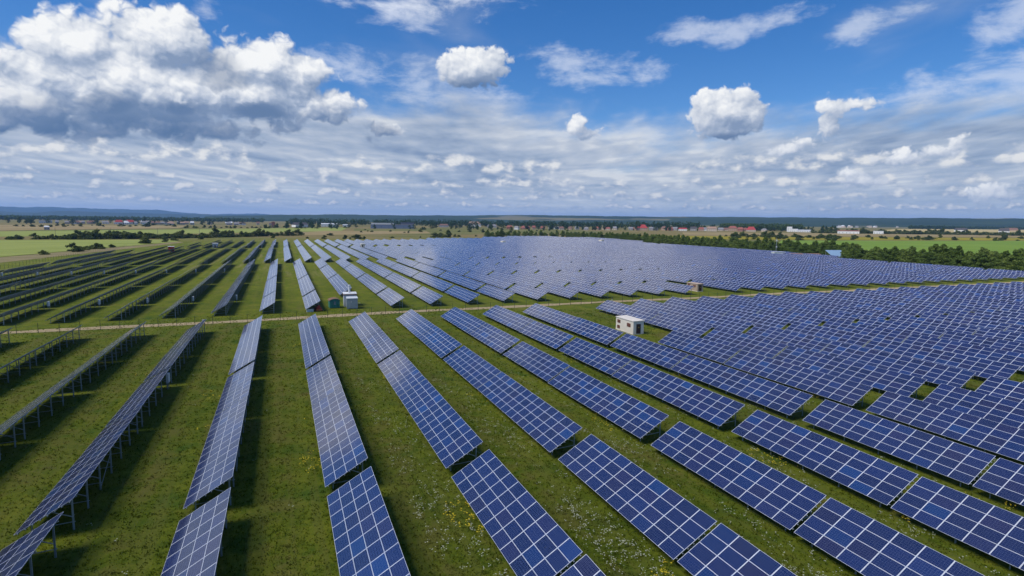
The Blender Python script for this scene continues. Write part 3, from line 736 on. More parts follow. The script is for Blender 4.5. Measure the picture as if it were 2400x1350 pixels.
o = thing('lattice_mast', 'thin lattice mast with white boxes in front of the tree belt', 'mast', (352, 331, 0))
b = MB(); H_ = 12.5
for x, y in ((-.3, -.3), (.3, -.3), (0, .35)): b.beam((x, y, 0), (x*.6, y*.6, H_), .07)
for i in range(12):
    z = i*1.0; b.beam((-.3, -.3, z), (.3, -.3, z+1), .04); b.beam((.3, -.3, z), (0, .35, z+1), .04); b.beam((0, .35, z), (-.3, -.3, z+1), .04)
new_obj('tower', b.mesh('mast_tower', [M['steel']]), o)
for z in (5.6, 10.4): b = MB(); b.box(-.7, .3, -.75, -.32, z, z+.8); new_obj('equipment_box', b.mesh('mast_box', [M['white']]), o)
b = MB(); b.tube((0, 0, H_), (0, 0, H_+2.4), .07, .05); new_obj('antenna', b.mesh('mast_antenna', [M['post']]), o)
# power poles in the pale fields
pm2 = MB(); pm2.tube((0, 0, 0), (0, 0, 9.5), .22, .15, 8); pm2 = pm2.mesh('pole', [M['wood_pole']])
cm2 = MB(); cm2.beam((-1.1, 0, 8.7), (1.1, 0, 8.7), .16); cm2 = cm2.mesh('crossarm', [M['wood_pole']])
for x, y in ((-236, 790), (-186, 800), (-140, 810), (-96, 820)):
    o = thing('power_pole', 'thin power pole standing in a line across the pale green field', 'power pole', (x, y, float(zt(x, y))), R(80), 'power poles in the pale green field')
    new_obj('pole', pm2, o); new_obj('crossarm', cm2, o)

# unseen cloud added towards the sun, out of view, to shade the nearest rows
def shade_cloud_mesh(seed):
    r = np.random.default_rng(seed); V = []; F = []
    for i in range(80):
        c = r.normal(size=3)*np.array([44, 64, 10]); c[2] = abs(c[2]); s = r.uniform(11, 24); n0 = len(V); NL, NB = 10, 14
        ph = r.uniform(0, 6.28, 6)
        for j in range(NL+1):
            for k in range(NB):
                th, fi = math.pi*j/NL, 2*math.pi*k/NB; d_ = np.array([math.sin(th)*math.cos(fi), math.sin(th)*math.sin(fi), math.cos(th)])
                V.append(c+d_*s*(1+.14*math.sin(3*d_[0]*2+ph[0])*math.sin(4*d_[1]+ph[1])+.1*math.sin(7*d_[2]+5*d_[0]+ph[2]))*np.array([1, 1, .7 if d_[2] > 0 else .3]))
        for j in range(NL):
            for k in range(NB): F.append((n0+j*NB+k, n0+(j+1)*NB+k, n0+(j+1)*NB+(k+1) % NB, n0+j*NB+(k+1) % NB))
    cm, cnt_, cb = mat('shade_cloud_white', 1., 0.); cb.inputs['Base Color'].default_value = (.85, .86, .88, 1)
    tr = cnt_.nodes.new('ShaderNodeBsdfTranslucent'); tr.inputs[0].default_value = (.9, .92, .95, 1); mx = cnt_.nodes.new('ShaderNodeMixShader'); mx.inputs[0].default_value = .5
    cnt_.links.new(cb.outputs[0], mx.inputs[1]); cnt_.links.new(tr.outputs[0], mx.inputs[2]); cnt_.links.new(mx.outputs[0], cnt_.nodes['Material Output'].inputs[0])
    return np_mesh('cloud', np.array(V), np.array(F), cm, True)
CZ = 620.; tgt = Vector((8, 18, 0)); cp = tgt + sd*(CZ/sd.z)
tag(new_obj('cloud', shade_cloud_mesh(3), None, tuple(cp)), 'unseen white cloud added overhead to shade the nearest tables', kind='structure')

# ------------------------------------------------------------------ plants
def crown_mesh(name, mt, seed, h, w, nf, z0=.05, leaf=.55, lobes=9, pine=False):
    """leaf-sprays scattered on a cluster of lobes: uneven outline with gaps"""
    r = np.random.default_rng(seed); L = []
    for i in range(lobes):
        t = (i+.5)/lobes; z = z0*h+(h*(1-z0))*t*.93
        rad = w*(.50-.40*t if pine else .55*math.sin(math.pi*min(.97, .18+t*.80))**.7)
        a = r.uniform(0, 6.28); q = rad*r.uniform(.25, .75) if not pine else rad*.2
        L.append((q*math.cos(a), q*math.sin(a), z, max(.28*w*.6, rad*r.uniform(.55, .9)), h/lobes*r.uniform(1.0, 1.9)))
    V = []; F = []
    for i in range(nf):
        cx, cy_, cz, rr, hh = L[r.integers(lobes)]
        d_ = r.normal(size=3); d_ /= np.linalg.norm(d_); k = r.uniform(.55, 1.08)
        c = np.array([cx, cy_, cz])+d_*np.array([rr, rr, hh])*k
        c[2] = max(c[2], .15)
        n_ = d_+r.normal(size=3)*.55; n_ /= np.linalg.norm(n_); u = np.cross(n_, r.normal(size=3)); u /= np.linalg.norm(u); v = np.cross(n_, u)
        s = leaf*r.uniform(.6, 1.4); m_ = len(V)
        V += [c+u*s*.5, c+v*s*.75+u*s*.1, c-u*s*.5+n_*s*.15, c-v*s*.6]; F.append((m_, m_+1, m_+2, m_+3))
    return np_mesh(name, np.array(V), np.array(F), mt)
def trunk_mesh(h, r0, seed):
    b = MB(); rr = random.Random(seed); b.tube((0, 0, -.3), (0, 0, h*.55), r0, r0*.6, 7)
    for i in range(4):
        a = rr.uniform(0, 6.28); z = h*rr.uniform(.25, .5); b.tube((0, 0, z), (math.cos(a)*h*.22, math.sin(a)*h*.22, z+h*.25), r0*.45, r0*.12, 5)
    return b.mesh('trunk', [M['bark']])
BELT = [(crown_mesh('crown', M['leaf'], 10+i, 1.0*hh, ww, 1700, .02, .52, 12), trunk_mesh(hh, .16, i)) for i, (hh, ww) in enumerate(((9.5, 6.5), (8.5, 7.5), (10.5, 6.2), (7.5, 7.0), (9.0, 8.0), (6.5, 6.0)))]
DARKT = [(crown_mesh('crown', M['leaf_dark'], 40+i, hh, ww, 420, .12, 1.5, 9), trunk_mesh(hh, .3, 20+i)) for i, (hh, ww) in enumerate(((14, 10), (12, 11), (17, 11), (10, 9)))]
PINE = [(crown_mesh('crown', M['leaf_dark'], 60+i, hh, ww, 380, .25, 1.4, 10, True), trunk_mesh(hh, .3, 30+i)) for i, (hh, ww) in enumerate(((21, 9), (18, 8)))]
BUSH = [crown_mesh('bush', M['leaf_bush'], 80+i, hh, ww, 620, .0, .5, 8) for i, (hh, ww) in enumerate(((3.0, 4.6), (2.4, 4.4), (3.8, 4.8), (2.8, 6.5), (4.4, 5.6)))]
prng = random.Random(21)
def tree(kinds, x, y, label, group, s=1., name='tree'):
    q = s*prng.uniform(.85, 1.15)
    if math.hypot(x-360, y-284) < 15 or math.hypot(x-344, y-300) < 12: return
    TREES.append((prng.choice(kinds), x, y, label, group, q, q*prng.uniform(.9, 1.12), prng.uniform(0, 6.28), name))
def tree_px(t):
    p = project(t[1], t[2], 4.); h = max(v.co.z for v in t[0][0].vertices) if t[0][0].name not in HGT else HGT[t[0][0].name]
    HGT[t[0][0].name] = h
    return h*t[6]*FPX/p[2] if p and -40 < p[0] < 2440 else 0.
HGT = {}
def plant_trees(limit=290):
    """the trees that show largest stand as things; the small rest is one mass"""
    L = sorted(TREES, key=lambda t: -tree_px(t)); V = []; F = []; MI = []; n0 = 0
    for i, (kind, x, y, label, group, q, qz, rz, name) in enumerate(L):
        z = float(zt(x, y))-.05
        if i < limit:
            o = thing(name, label, 'tree', (x, y, z), rz, group); o.scale = (q, q, qz)
            new_obj('crown', kind[0], o); new_obj('trunk', kind[1], o)
        else:
            me = kind[0]; co = np.empty(len(me.vertices)*3, np.float32); me.vertices.foreach_get('co', co); co = co.reshape(-1, 3)[:len(me.vertices)//4*4]
            co = co.reshape(-1, 4, 3)[::2].reshape(-1, 3); c_, s_ = math.cos(rz), math.sin(rz)
            V.append(np.stack([x+(co[:, 0]*c_-co[:, 1]*s_)*q, y+(co[:, 0]*s_+co[:, 1]*c_)*q, z+co[:, 2]*qz], 1)); F.append(n0+np.arange(len(co)).reshape(-1, 4)); n0 += len(co); MI.append(np.full(len(co)//4, int(me.materials[0] == M['leaf'])))
    if V:
        me = np_mesh('distant_trees', np.vstack(V), np.vstack(F), M['leaf_dark']); me.materials.append(M['leaf'])
        me.polygons.foreach_set('material_index', np.concatenate(MI).astype(np.int32))
        tag(new_obj('distant_trees', me), 'mass of small far trees around the villages and along the far end of the belt', 'trees', kind='stuff')
TREES = []
def bush(x, y, label, group, s=1.):
    o = new_obj('bush', prng.choice(BUSH), None, (x, y, float(zt(x, y))-.1), (0, 0, prng.uniform(0, 6.28))); q = s*prng.uniform(.7, 1.25)
    o.scale = (q, q, q*prng.uniform(.8, 1.1)); return tag(o, label, 'bush', group)
def along(pts, step):
    out = []; acc = 0.
    for (x0, y0), (x1, y1) in zip(pts, pts[1:]):
        L = math.hypot(x1-x0, y1-y0); t = acc
        while t < L: out.append((x0+(x1-x0)*t/L, y0+(y1-y0)*t/L)); t += step*prng.uniform(.75, 1.3)
        acc = t-L
    return out
LB = 'leafy green tree in the dense belt edging the blue solar tables'; GB = 'trees of the belt beside the solar farm'
for dx_, st in ((8, 4.0), (12.5, 4.6), (18, 5.6)):
    for x, y in along([(330+dx_, 120), (332+dx_, 262), (374+dx_, 298), (376+dx_, 420), (380+dx_, 545), (402+dx_, 570), (406+dx_, 690)], st if True else 5):
        if y > 420 and dx_ == 20.5: continue
        tree(BELT, x+prng.uniform(-1.5, 1.5), y+prng.uniform(-1.5, 1.5), LB, GB, (.84 if dx_ < 10 else .98)*(1.+.32*float(smooth(235, 190, y))))
LB2 = 'green tree in the thinning end of the belt behind the farthest tables'; GB2 = 'trees at the far end of the belt'
for dx_, st in ((6, 7.), (15, 9.)):
    for x, y in along([(402+dx_, 690), (398+dx_, 780), (330, 792+dx_), (265, 752+dx_)], st): tree(BELT, x+prng.uniform(-2, 2), y+prng.uniform(-2, 2), LB2, GB2, .95)
# hedgerows and scattered bushes, placed from (x, y) on the land
def gpt(u, v):
    """where the photographed ground point (u, v) lies on the land"""
    d_ = FW+RT*((u-1200)/FPX)-UPV*((v-675)/FPX); h = 0.
    for _ in range(12):
        t = (h-CAM_Z)/d_.z if d_.z < -1e-5 else 6000.
        t = min(t, 6000.); h = float(zt(d_.x*t, d_.y*t))
    return d_.x*t, d_.y*t

# grass tufts and flowers of the nearer meadow
def tuft_field(name, n, rmin, rmax, hgt, wid, mt, label, cat, keep=None, blades=3, seed=1, z0=0.):
    r = np.random.default_rng(seed); a = np.radians(r.uniform(-24, 68, n)); d_ = rmin*(rmax/rmin)**(r.uniform(0, 1, n)**.82)
    x = d_*np.sin(a); y = d_*np.cos(a)
    if keep is not None: k = keep(x, y, r); x, y = x[k], y[k]
    n = len(x); d_ = np.hypot(x, y); V = []; 
    for j in range(blades):
        t = r.uniform(0, 2*np.pi, n); h = hgt*r.lognormal(0, .35, n)*(.8+.5*d_/rmax); w = wid*r.uniform(.6, 1.4, n)*(1+1.2*d_/rmax); lean = h*r.uniform(.25, 1.1, n); la = r.uniform(0, 2*np.pi, n)
        bx, by = x+r.normal(0, .09, n), y+r.normal(0, .09, n); cx, cy_ = np.cos(t)*w/2, np.sin(t)*w/2
        V.append(np.stack([np.stack([bx-cx, by-cy_, np.full(n, z0-.02)], 1), np.stack([bx+cx, by+cy_, np.full(n, z0-.02)], 1), np.stack([bx+np.cos(la)*lean, by+np.sin(la)*lean, z0+h], 1)], 1))
    V = np.concatenate(V).reshape(-1, 3); F = np.arange(len(V)).reshape(-1, 3)
    return tag(new_obj(name, np_mesh(name, V, F, mt)), label, cat, kind='stuff')
tuft_field('grass', 60000, 26, 150, .10, .085, M['blades'], 'uneven green grass growing between the rows of solar tables', 'grass', seed=4)
def fl_keep(x, y, r):
    k = np.floor((x+7.68+4.2)/10.388); u = (x+7.68+4.2)-k*10.388          # metres before the low edge of the next row
    g = (np.sin(x*.9+np.sin(y*.23)*2.)+np.sin(y*.31+x*.17)+r.normal(0, 1.3, len(x)))
    return (k >= 2) & (k <= 8) & (u < 4.0) & (g > .35) & (y < 120) | (r.random(len(x)) < .006)
def flowers(name, n, mt, label, cat, keep, seed, s0, h0):
    r = np.random.default_rng(seed); a = np.radians(r.uniform(-24, 70, n)); d_ = 26*(110/26)**r.uniform(0, 1, n); x, y = d_*np.sin(a), d_*np.cos(a); k = keep(x, y, r); x, y = x[k], y[k]; n = len(x); V = []
    for j in range(4):
        t = r.uniform(0, 2*np.pi, n); s = s0*r.uniform(.6, 1.5, n); bx, by, z = x+r.normal(0, .13, n), y+r.normal(0, .13, n), h0*r.uniform(.6, 1.3, n); til = r.normal(0, .35, (n, 2))*s[:, None]
        P4 = [np.stack([bx+np.cos(t+q)*s, by+np.sin(t+q)*s, z+(til[:, 0] if i % 2 else til[:, 1])], 1) for i, q in enumerate((0, 1.57, 3.14, 4.71))]; V.append(np.stack(P4, 1))
    V = np.concatenate(V).reshape(-1, 3); return tag(new_obj(name, np_mesh(name, V, np.arange(len(V)).reshape(-1, 4), mt)), label, cat, kind='stuff')
flowers('white_wildflowers', 15000, M['umbel'], 'creamy white wildflowers in strips beside the solar tables', 'wildflowers', fl_keep, 6, .045, .36)
flowers('yellow_wildflowers', 9000, M['ragwort'], 'sparse yellow wildflowers in the grass', 'wildflowers', lambda x, y, r: (np.sin(x*.6)+np.sin(y*.47+1.3)+np.sin(x*.21+y*.13) > 2.1), 7, .06, .4)

# ------------------------------------------------------------------ fields, hedges, villages, hills
def FQ(*px): return [gpt(*p) for p in px]
patch('crop_field', M['crop_light'], FQ((-350, 632), (418, 566.5), (405, 562), (-350, 563.5)), .10, 'pale green crop field beyond the dark tables')
patch('crop_field', M['crop_light'], FQ((-350, 561), (800, 541.5), (815, 533), (-350, 546)), .14, 'long pale green field behind the hedge of dark bushes')
patch('dry_verge', M['dry'], FQ((-350, 655), (430, 568.5), (420, 566.8), (-350, 634)), .06, 'straw coloured verge between the tables and the pale field')
patch('stubble_field', M['stubble'], FQ((-350, 545), (420, 535), (440, 529), (-350, 525)), .2, 'tan field in front of the distant village')
patch('stubble_field', M['stubble'], FQ((600, 553.5), (1010, 547), (1000, 542), (760, 541)), .16, 'brown field beyond the pale tables')
patch('pasture', M['olive'], FQ((830, 549), (1400, 547), (1350, 537), (830, 536)), .12, 'olive pasture in front of the long industrial building')
patch('crop_field', M['crop_green'], FQ((1800, 603), (2650, 612), (2650, 564.5), (1830, 563.5)), .14, 'bright green field behind the tree belt')
patch('mustard_strip', M['mustard'], FQ((1480, 560), (2650, 563.8), (2650, 559), (1500, 552)), .17, 'yellow flowering strip behind the green field')
patch('stubble_field', M['stubble'], FQ((1600, 552), (2650, 557), (2650, 550), (1600, 543.5)), .2, 'brown field with scattered bushes before the village')
patch('yellow_field', M['yellow_field'], FQ((2030, 541.5), (2650, 545), (2650, 539.5), (2100, 537)), .25, 'straw yellow field below the distant wood')

HB_, HG = 'dark bush in the hedgerow between two pale green fields', 'bushes of the hedgerow in the pale fields'
for u, v in along([(20, 561.5), (120, 561), (240, 560.5), (420, 558.5), (560, 555.5), (700, 552)], 9.):
    if 55 < u < 72 or 90 < u < 95: continue
    x, y = gpt(u, v+prng.uniform(-.6, .4)); bush(x, y, HB_, HG, 1.9 if u > 115 else 1.3)
for u, v, s in ((172, 589, 1.2), (181, 590, 1.6), (189, 588.5, 1.4), (228, 583.5, 1.9), (236, 583.5, 1.4), (205, 586, .9), (262, 580, 1.3), (100, 597, .8), (340, 571, 1.5), (345, 570.5, 1.2), (385, 567, 1.5), (410, 564, 1.3), (470, 561, 1.2)):
    x, y = gpt(u, v); bush(x, y, 'dark bush on the bank between the outermost table row and pale field', 'bushes on the bank beside the farm', s)
for u, v, s in ((808, 560, 1.9), (836, 560, 1.9), (820, 560.5, .8), (853, 560.5, .9), (775, 552, 1.2), (672, 547.5, 1.1), (693, 546.5, .8), (720, 559, .9), (760, 560, .8), (640, 558, 1.0), (920, 558, 1.1), (985, 557.5, .7), (1018, 556.5, 2.0), (1032, 556, 2.0), (1050, 556, 2.3), (1066, 555, 1.2), (1075, 555, 1.4), (1115, 554, 1.2), (1145, 552.5, 1.2), (1168, 550.5, 1.5), (1178, 550, 1.5), (1190, 549.5, 1.7), (1208, 551.5, .9), (1240, 551, 1.5), (1252, 551.5, 1.0), (1268, 551, 1.0), (1282, 550.5, 1.0), (1292, 550.5, 1.3)):
    x, y = gpt(u, v); bush(x, y, 'round bush at the far edge of the solar farm', 'bushes behind the farthest tables', s)
prs = random.Random(3)
for i in range(34):
    u = prs.uniform(840, 1340); v = prs.uniform(538, 546); x, y = gpt(u, v); bush(x, y, 'small dark bush dotted over the olive pasture', 'bushes dotted over the pasture', prs.uniform(.7, 1.7))
for i in range(70):
    u = prs.uniform(1700, 2420); v = 556.5+(u-1700)*.006+prs.uniform(-2.5, 4.2)
    x, y = gpt(u, v); bush(x, y, 'dark bush on the yellow strip behind the green field', 'bushes along the yellow strip', prs.uniform(.9, 2.2))
for u, v, s in ((1722, 558, 2.6), (1740, 554.5, 2.8), (1765, 561, 2.0), (1790, 556, 2.0), (1808, 556, 2.1), (1925, 558.5, 2.6), (1945, 564, 3.2), (1955, 559, 2.6), (1875, 563, 1.8)):
    x, y = gpt(u, v); bush(x, y, 'big dark shrub standing out on the yellow strip', 'big shrubs on the yellow strip', s)
for i in range(60):
    u = prs.uniform(20, 830); x, y = gpt(u, 530+prs.uniform(-2, 3) if u < 420 else 534+prs.uniform(-1, 1.5)); bush(x, y, 'small dark bush on the edge of the distant village fields', 'bushes by the distant village', prs.uniform(.9, 2.0))
HL2, HG2 = 'dark bush in the long hedge before the straw yellow field', 'bushes of the long hedge'
for u, v in along([(1905, 546), (2060, 547.5), (2170, 549), (2300, 551), (2420, 552.5)], 6.5):
    x, y = gpt(u, v+prs.uniform(-.7, .7)); bush(x, y, HL2, HG2, prs.uniform(2.0, 3.6))

# village houses
def gable_roof(w, d_, h, rise, mt, hip=0.):
    b = MB(); a, c = w/2+.5, d_/2+.5; r_ = a*(1-hip)
    top = [(-r_, 0, h+rise), (r_, 0, h+rise)]
    b.face([(-a, -c, h), (a, -c, h), top[1], top[0]]); b.face([(a, c, h), (-a, c, h), top[0], top[1]])
    b.face([(a, -c, h), (a, c, h), top[1]]); b.face([(-a, c, h), (-a, -c, h), top[0]]); b.face([(-a, c, h), (a, c, h), (a, -c, h), (-a, -c, h)])
    return b.mesh('house_roof', [mt])
WALLS = {'white': M['white'], 'cream': plain('cream_wall', (.55, .46, .36), .8, .1, .3), 'grey': plain('grey_wall', (.34, .33, .33), .8, .1, .3), 'brick': plain('brick_wall', (.32, .15, .10), .85, .1, .3), 'orange': plain('orange_wall', (.42, .29, .20), .8, .1, .3), 'dark': plain('dark_wall', (.10, .11, .14), .7, .1, .3), 'blue': plain('blue_grey_wall', (.16, .20, .28), .7, .1, .3)}
ROOFS = {'red': plain('bright_red_roof', (.32, .04, .04), .7, .1, .3), 'tile': plain('red_tile_roof', (.24, .085, .065), .8, .15, .3), 'brown': plain('brown_tile_roof', (.17, .095, .075), .8, .15, .3), 'grey': plain('grey_roof', (.20, .20, .215), .7, .12, .3), 'pale': plain('pale_roof', (.50, .52, .55), .6, .1, .3), 'dark': plain('dark_roof', (.06, .055, .06), .7, .1, .3), 'tan': plain('tan_roof', (.30, .20, .15), .8, .1, .3)}
def house(u, v, wpx, hm, wall, roof, label, cat='house', rise=None, hip=.3, dep=9., name='village_house', group=None, rot=0., storeys=1):
    x, y = gpt(u, v); z = float(zt(x, y)); dist = math.hypot(x, y); w = wpx*dist/FPX
    o = thing(name, label, cat, (x, y, z), -math.atan2(x, y)+rot, group)
    b = MB(); b.box(-w/2, w/2, -dep/2, dep/2, -1, hm); new_obj('wall', b.mesh('house_wall', [WALLS[wall]]), o)
    rs = rise if rise is not None else min(w, dep)*.42
    if rs > .6: rf = new_obj('roof', gable_roof(w, dep, hm, rs, ROOFS[roof], hip), o)
    else:
        b = MB(); b.box(-w/2-.3, w/2+.3, -dep/2-.3, dep/2+.3, hm, hm+.6); rf = new_obj('roof', b.mesh('house_roof', [ROOFS[roof]]), o)
    if cat == 'house':
        b = MB(); b.box(w*.12, w*.12+.9, -.45, .45, hm+rs*.5, hm+rs+1.0); new_obj('chimney', b.mesh('house_chimney', [WALLS['brick']]), rf)
    nw = max(2, min(6, int(w/4.5)))
    for s_ in range(storeys):
        for i in range(nw):
            xx = -w/2+w*(i+.5)/nw; b = MB(); b.box(xx-.75, xx+.75, -dep/2-.08, -dep/2-.005, 1.1+s_*3, 2.6+s_*3); new_obj('window', b.mesh('house_window', [M['glass']]), o)
    return o
house(1505, 540, 24, 6.5, 'orange', 'red', 'large house with tall bright red hip roof in the village row', rise=9, hip=.55, storeys=2, dep=16)
house(1760, 542.5, 19, 4.5, 'cream', 'red', 'low house with vivid red roof beside the dark pine wood', rise=8, hip=.5, dep=14)
house(1600, 541, 18, 5.0, 'white', 'red', 'long white walled house with a low red roof', rise=3, hip=.1)
house(1717, 541.5, 20, 7.5, 'orange', 'tile', 'broad orange brick house with red hip roof near the pine wood', rise=6, hip=.5, storeys=2, dep=14)
house(1668, 542, 22, 7., 'cream', 'tan', 'cream house with tan roofs in the village row', rise=5, hip=.3, storeys=2)
house(1643, 541.5, 12, 5, 'orange', 'tile', 'small pinkish house with a steep red roof', rise=5)
house(1625, 541, 13, 6, 'grey', 'dark', 'grey house with dark steep roof and white gable', rise=5, hip=0)
house(1258, 527, 34, 9, 'brick', 'brown', 'tall brick block with brown roof behind the village houses', 'apartment block', rise=5, hip=.4, storeys=2, dep=14, name='apartment_block')
house(1850, 543, 10, 13, 'white', 'pale', 'white tower-like mill building at the edge of the pine wood', 'mill', rise=.3, dep=10, name='mill_building', storeys=3)
house(1860, 543.2, 16, 7.5, 'white', 'pale', 'lower white wing beside the tower-like mill', 'mill', rise=.3, dep=10, name='mill_building')
house(1884, 543.8, 26, 4, 'white', 'pale', 'long low pale shed beside the white mill', 'shed', rise=2, hip=0, dep=12, name='farm_shed')
house(1988, 547.5, 38, 6.0, 'white', 'tile', 'long white barn with a low red roof in the brown field', 'barn', rise=1.6, hip=0, dep=12, name='barn')
house(2058.5, 548, 17, 6.5, 'white', 'pale', 'small white building with blue shaded front by the hedge', 'shed', rise=.3, dep=10, name='farm_shed')
house(920, 535.5, 96, 9.5, 'blue', 'grey', 'long grey-blue industrial building behind the pasture', 'factory', rise=.4, dep=40, name='factory', storeys=2)
house(955, 535.2, 30, 15, 'dark', 'dark', 'dark blue taller block at the end of the industrial building', 'factory', rise=.4, dep=30, name='factory', storeys=3)
house(897, 533.8, 50, 12.5, 'white', 'pale', 'white upper storey behind the long industrial building', 'factory', rise=.4, dep=10, name='factory')
house(703, 532, 28, 6, 'white', 'dark', 'long barn with white gable and dark roof', 'barn', rise=6, hip=0, dep=24, name='barn', rot=R(25))
house(772, 531, 34, 7, 'white', 'pale', 'wide white barn with pale roof among dark trees', 'barn', rise=2.5, hip=0, dep=18, name='barn')
house(812, 531, 16, 5, 'white', 'pale', 'short white shed beside the wide white barn', 'shed', rise=1.5, hip=0, name='farm_shed')
house(641, 533, 7, 13, 'brick', 'brown', 'narrow red brick tower standing among village trees', 'tower', rise=1.5, hip=.5, dep=9, name='brick_tower', storeys=2)
house(1112, 531.5, 30, 9, 'white', 'tan', 'big white house with broad tan roof behind trees', rise=8, hip=.25, storeys=2, dep=18)
house(1040, 532.5, 22, 6, 'grey', 'brown', 'low grey house with brown roof beside the industrial building', rise=4)
house(1153, 533.5, 22, 6, 'grey', 'grey', 'wide low grey house behind the pasture bushes', rise=4)
house(1194, 537, 14, 5, 'brick', 'tile', 'dark red house where the village row begins', rise=5)
house(107, 523, 19, 7, 'white', 'pale', 'white flat block at the start of the distant town', 'building', rise=.4, dep=14, name='white_block')
house(110, 538.5, 8, 4.5, 'grey', 'pale', 'lone field shelter with a pale roof on the tan field', 'shelter', rise=2, hip=.4, name='field_shelter')
house(279, 525.5, 12, 6, 'white', 'red', 'distant white house with bright red roof, first of two', rise=6)
house(304, 525.5, 15, 6, 'white', 'red', 'distant house with wide bright red roof, second of two', rise=6)
house(338, 525.5, 12, 6, 'white', 'pale', 'distant white gabled house beside the red roofs', rise=5)
house(2252, 541.5, 20, 5, 'white', 'dark', 'dark roofed farmhouse with white front on the yellow field', rise=6, hip=.2, dep=14)
house(2353, 543.5, 15, 5, 'white', 'dark', 'white farmhouse with steep black roof by the hedge', rise=8, hip=.2, dep=12)
house(2372, 542, 16, 5, 'orange', 'brown', 'pinkish farmhouse beside the steep black roof', rise=6, hip=.2, dep=12)
VL = [('grey roofed village house among the trees', 'village houses with grey roofs', 'grey', ('cream', 'grey', 'white')), ('red tiled village house among the trees', 'village houses with red tiled roofs', 'tile', ('orange', 'brick', 'cream')), ('brown roofed village house among the trees', 'village houses with brown roofs', 'brown', ('cream', 'grey', 'orange'))]
hr_ = random.Random(12)
for u, v, k in ((1211, 538, 0), (1226, 537.5, 1), (1237, 537, 1), (1251, 537.5, 1), (1272, 537.5, 1), (1290, 536, 0), (1304, 537.5, 0), (1316, 539, 2), (1336, 538.5, 2), (1352, 538, 0), (1374, 539.5, 0), (1398, 539, 1), (1416, 538.5, 2), (1425, 539.5, 1), (1441, 539, 0), (1478, 539.5, 0), (1487, 539.5, 2), (1526, 540, 0), (1537, 540, 0), (1556, 540, 2), (1571, 540.5, 1), (1582, 540, 0), (1655, 541, 0), (1689, 541, 0), (1700, 541, 2), (1735, 542, 1), (1746, 542, 1), (1791, 542.5, 0)):
    lb, gp, rf_, ws = VL[k]; house(u, v, hr_.uniform(8, 13), hr_.uniform(3.5, 5.5), hr_.choice(ws), rf_, lb, group=gp, rise=hr_.uniform(3.5, 6), hip=hr_.choice((0, .3, .5)), rot=hr_.uniform(-.4, .4))
TL = ('pale distant town house in a low row beyond the tan field', 'distant town houses')
for i in range(46):
    u = hr_.uniform(118, 640); v = 524.2+(u-118)*.007+hr_.uniform(-.8, .8)
    house(u, v, hr_.uniform(5, 10), hr_.uniform(3.5, 5.5), hr_.choice(('white', 'grey', 'cream', 'grey', 'white')), hr_.choice(('grey', 'pale', 'tan', 'grey', 'brown', 'dark')), TL[0], group=TL[1], rise=hr_.uniform(2.5, 5), hip=hr_.choice((0, .3)))
for i in range(24):
    u = hr_.uniform(1960, 2130); v = 533.5+hr_.uniform(-1.0, .8)
    house(u, v, hr_.uniform(3, 7), hr_.uniform(4, 9), hr_.choice(('white', 'grey', 'cream')), hr_.choice(('grey', 'pale', 'tan')), 'tiny pale house of the farthest village below the hills', group='houses of the farthest village', rise=hr_.uniform(2, 5))

# village trees and woods
TLB, TG = 'dark tree among and behind the village houses', 'trees around the village'
tr_ = random.Random(8)
def density(u): return .3 if 835 < u < 1010 else 1.
n_ = 0
while n_ < 150:
    u = tr_.uniform(620, 1960); v = 535+(u-620)*.0055+tr_.uniform(-2.8, .6)
    if tr_.random() > density(u): continue
    if u > 1300 and u < 1560 and tr_.random() < .5: kinds, s = PINE, 1.0
    else: kinds, s = DARKT, .9
    x, y = gpt(u, v); tree(kinds, x, y, TLB, TG, s); n_ += 1
for i in range(42):
    u = tr_.uniform(0, 620); x, y = gpt(u, 523.5+u*.006+tr_.uniform(-1.4, 1.0)); tree(DARKT, x, y, 'dark tree among the distant town houses beyond the tan field', 'trees of the distant town', 1.0)
def wood(name, label, pts, n, hmin, hmax, depth, mt, seed, leaf=3.2, per=34):
    """far wood that reads as one mass: many small tree tops in one mesh"""
    r = np.random.default_rng(seed); V = []; F = []
    P_ = [gpt(*p) for p in pts]
    for i in range(n):
        t = r.uniform(0, len(P_)-1.001); a, b_ = P_[int(t)], P_[int(t)+1]; f = t-int(t)
        x = a[0]+(b_[0]-a[0])*f; y = a[1]+(b_[1]-a[1])*f; k = 1+r.uniform(0, depth)/math.hypot(x, y); x *= k; y *= k
        h = r.uniform(hmin, hmax); w = h*.42; z = float(zt(x, y))
        for j in range(per):
            d_ = r.normal(size=3); d_ /= np.linalg.norm(d_); q = r.uniform(.5, 1.)
            c = np.array([x, y, z+h*.55])+d_*np.array([w, w, h*.48])*q
            nn = d_+r.normal(size=3)*.5; nn /= np.linalg.norm(nn); u_ = np.cross(nn, r.normal(size=3)); u_ /= np.linalg.norm(u_); v_ = np.cross(nn, u_); s = leaf*r.uniform(.6, 1.3); m_ = len(V)
            V += [c+u_*s*.5, c+v_*s*.6, c-u_*s*.5, c-v_*s*.6]; F.append((m_, m_+1, m_+2, m_+3))
    return tag(new_obj(name, np_mesh(name, np.array(V), np.array(F), mt)), label, 'wood', kind='stuff')
wood('pine_wood', 'block of dark pine wood behind the village houses', [(1690, 540.5), (1780, 540.8), (1880, 541.3)], 420, 15, 21, 160, M['leaf_dark'], 1, 3.0)
wood('distant_wood', 'dark level wood on the plain beyond the town', [(-120, 515.5), (200, 517), (420, 519), (620, 522.5)], 900, 12, 22, 900, M['leaf_dark'], 2, 6.0, 26)
wood('distant_wood', 'dark wood beyond the straw yellow field', [(2130, 537), (2250, 537.5), (2420, 539)], 420, 10, 17, 250, M['leaf_dark'], 3, 3.5)
wood('distant_wood', 'line of dark tall trees rising behind the village', [(680, 528), (1000, 531), (1300, 535), (1640, 538.5)], 700, 13, 24, 500, M['leaf_dark'], 4, 3.6, 30)

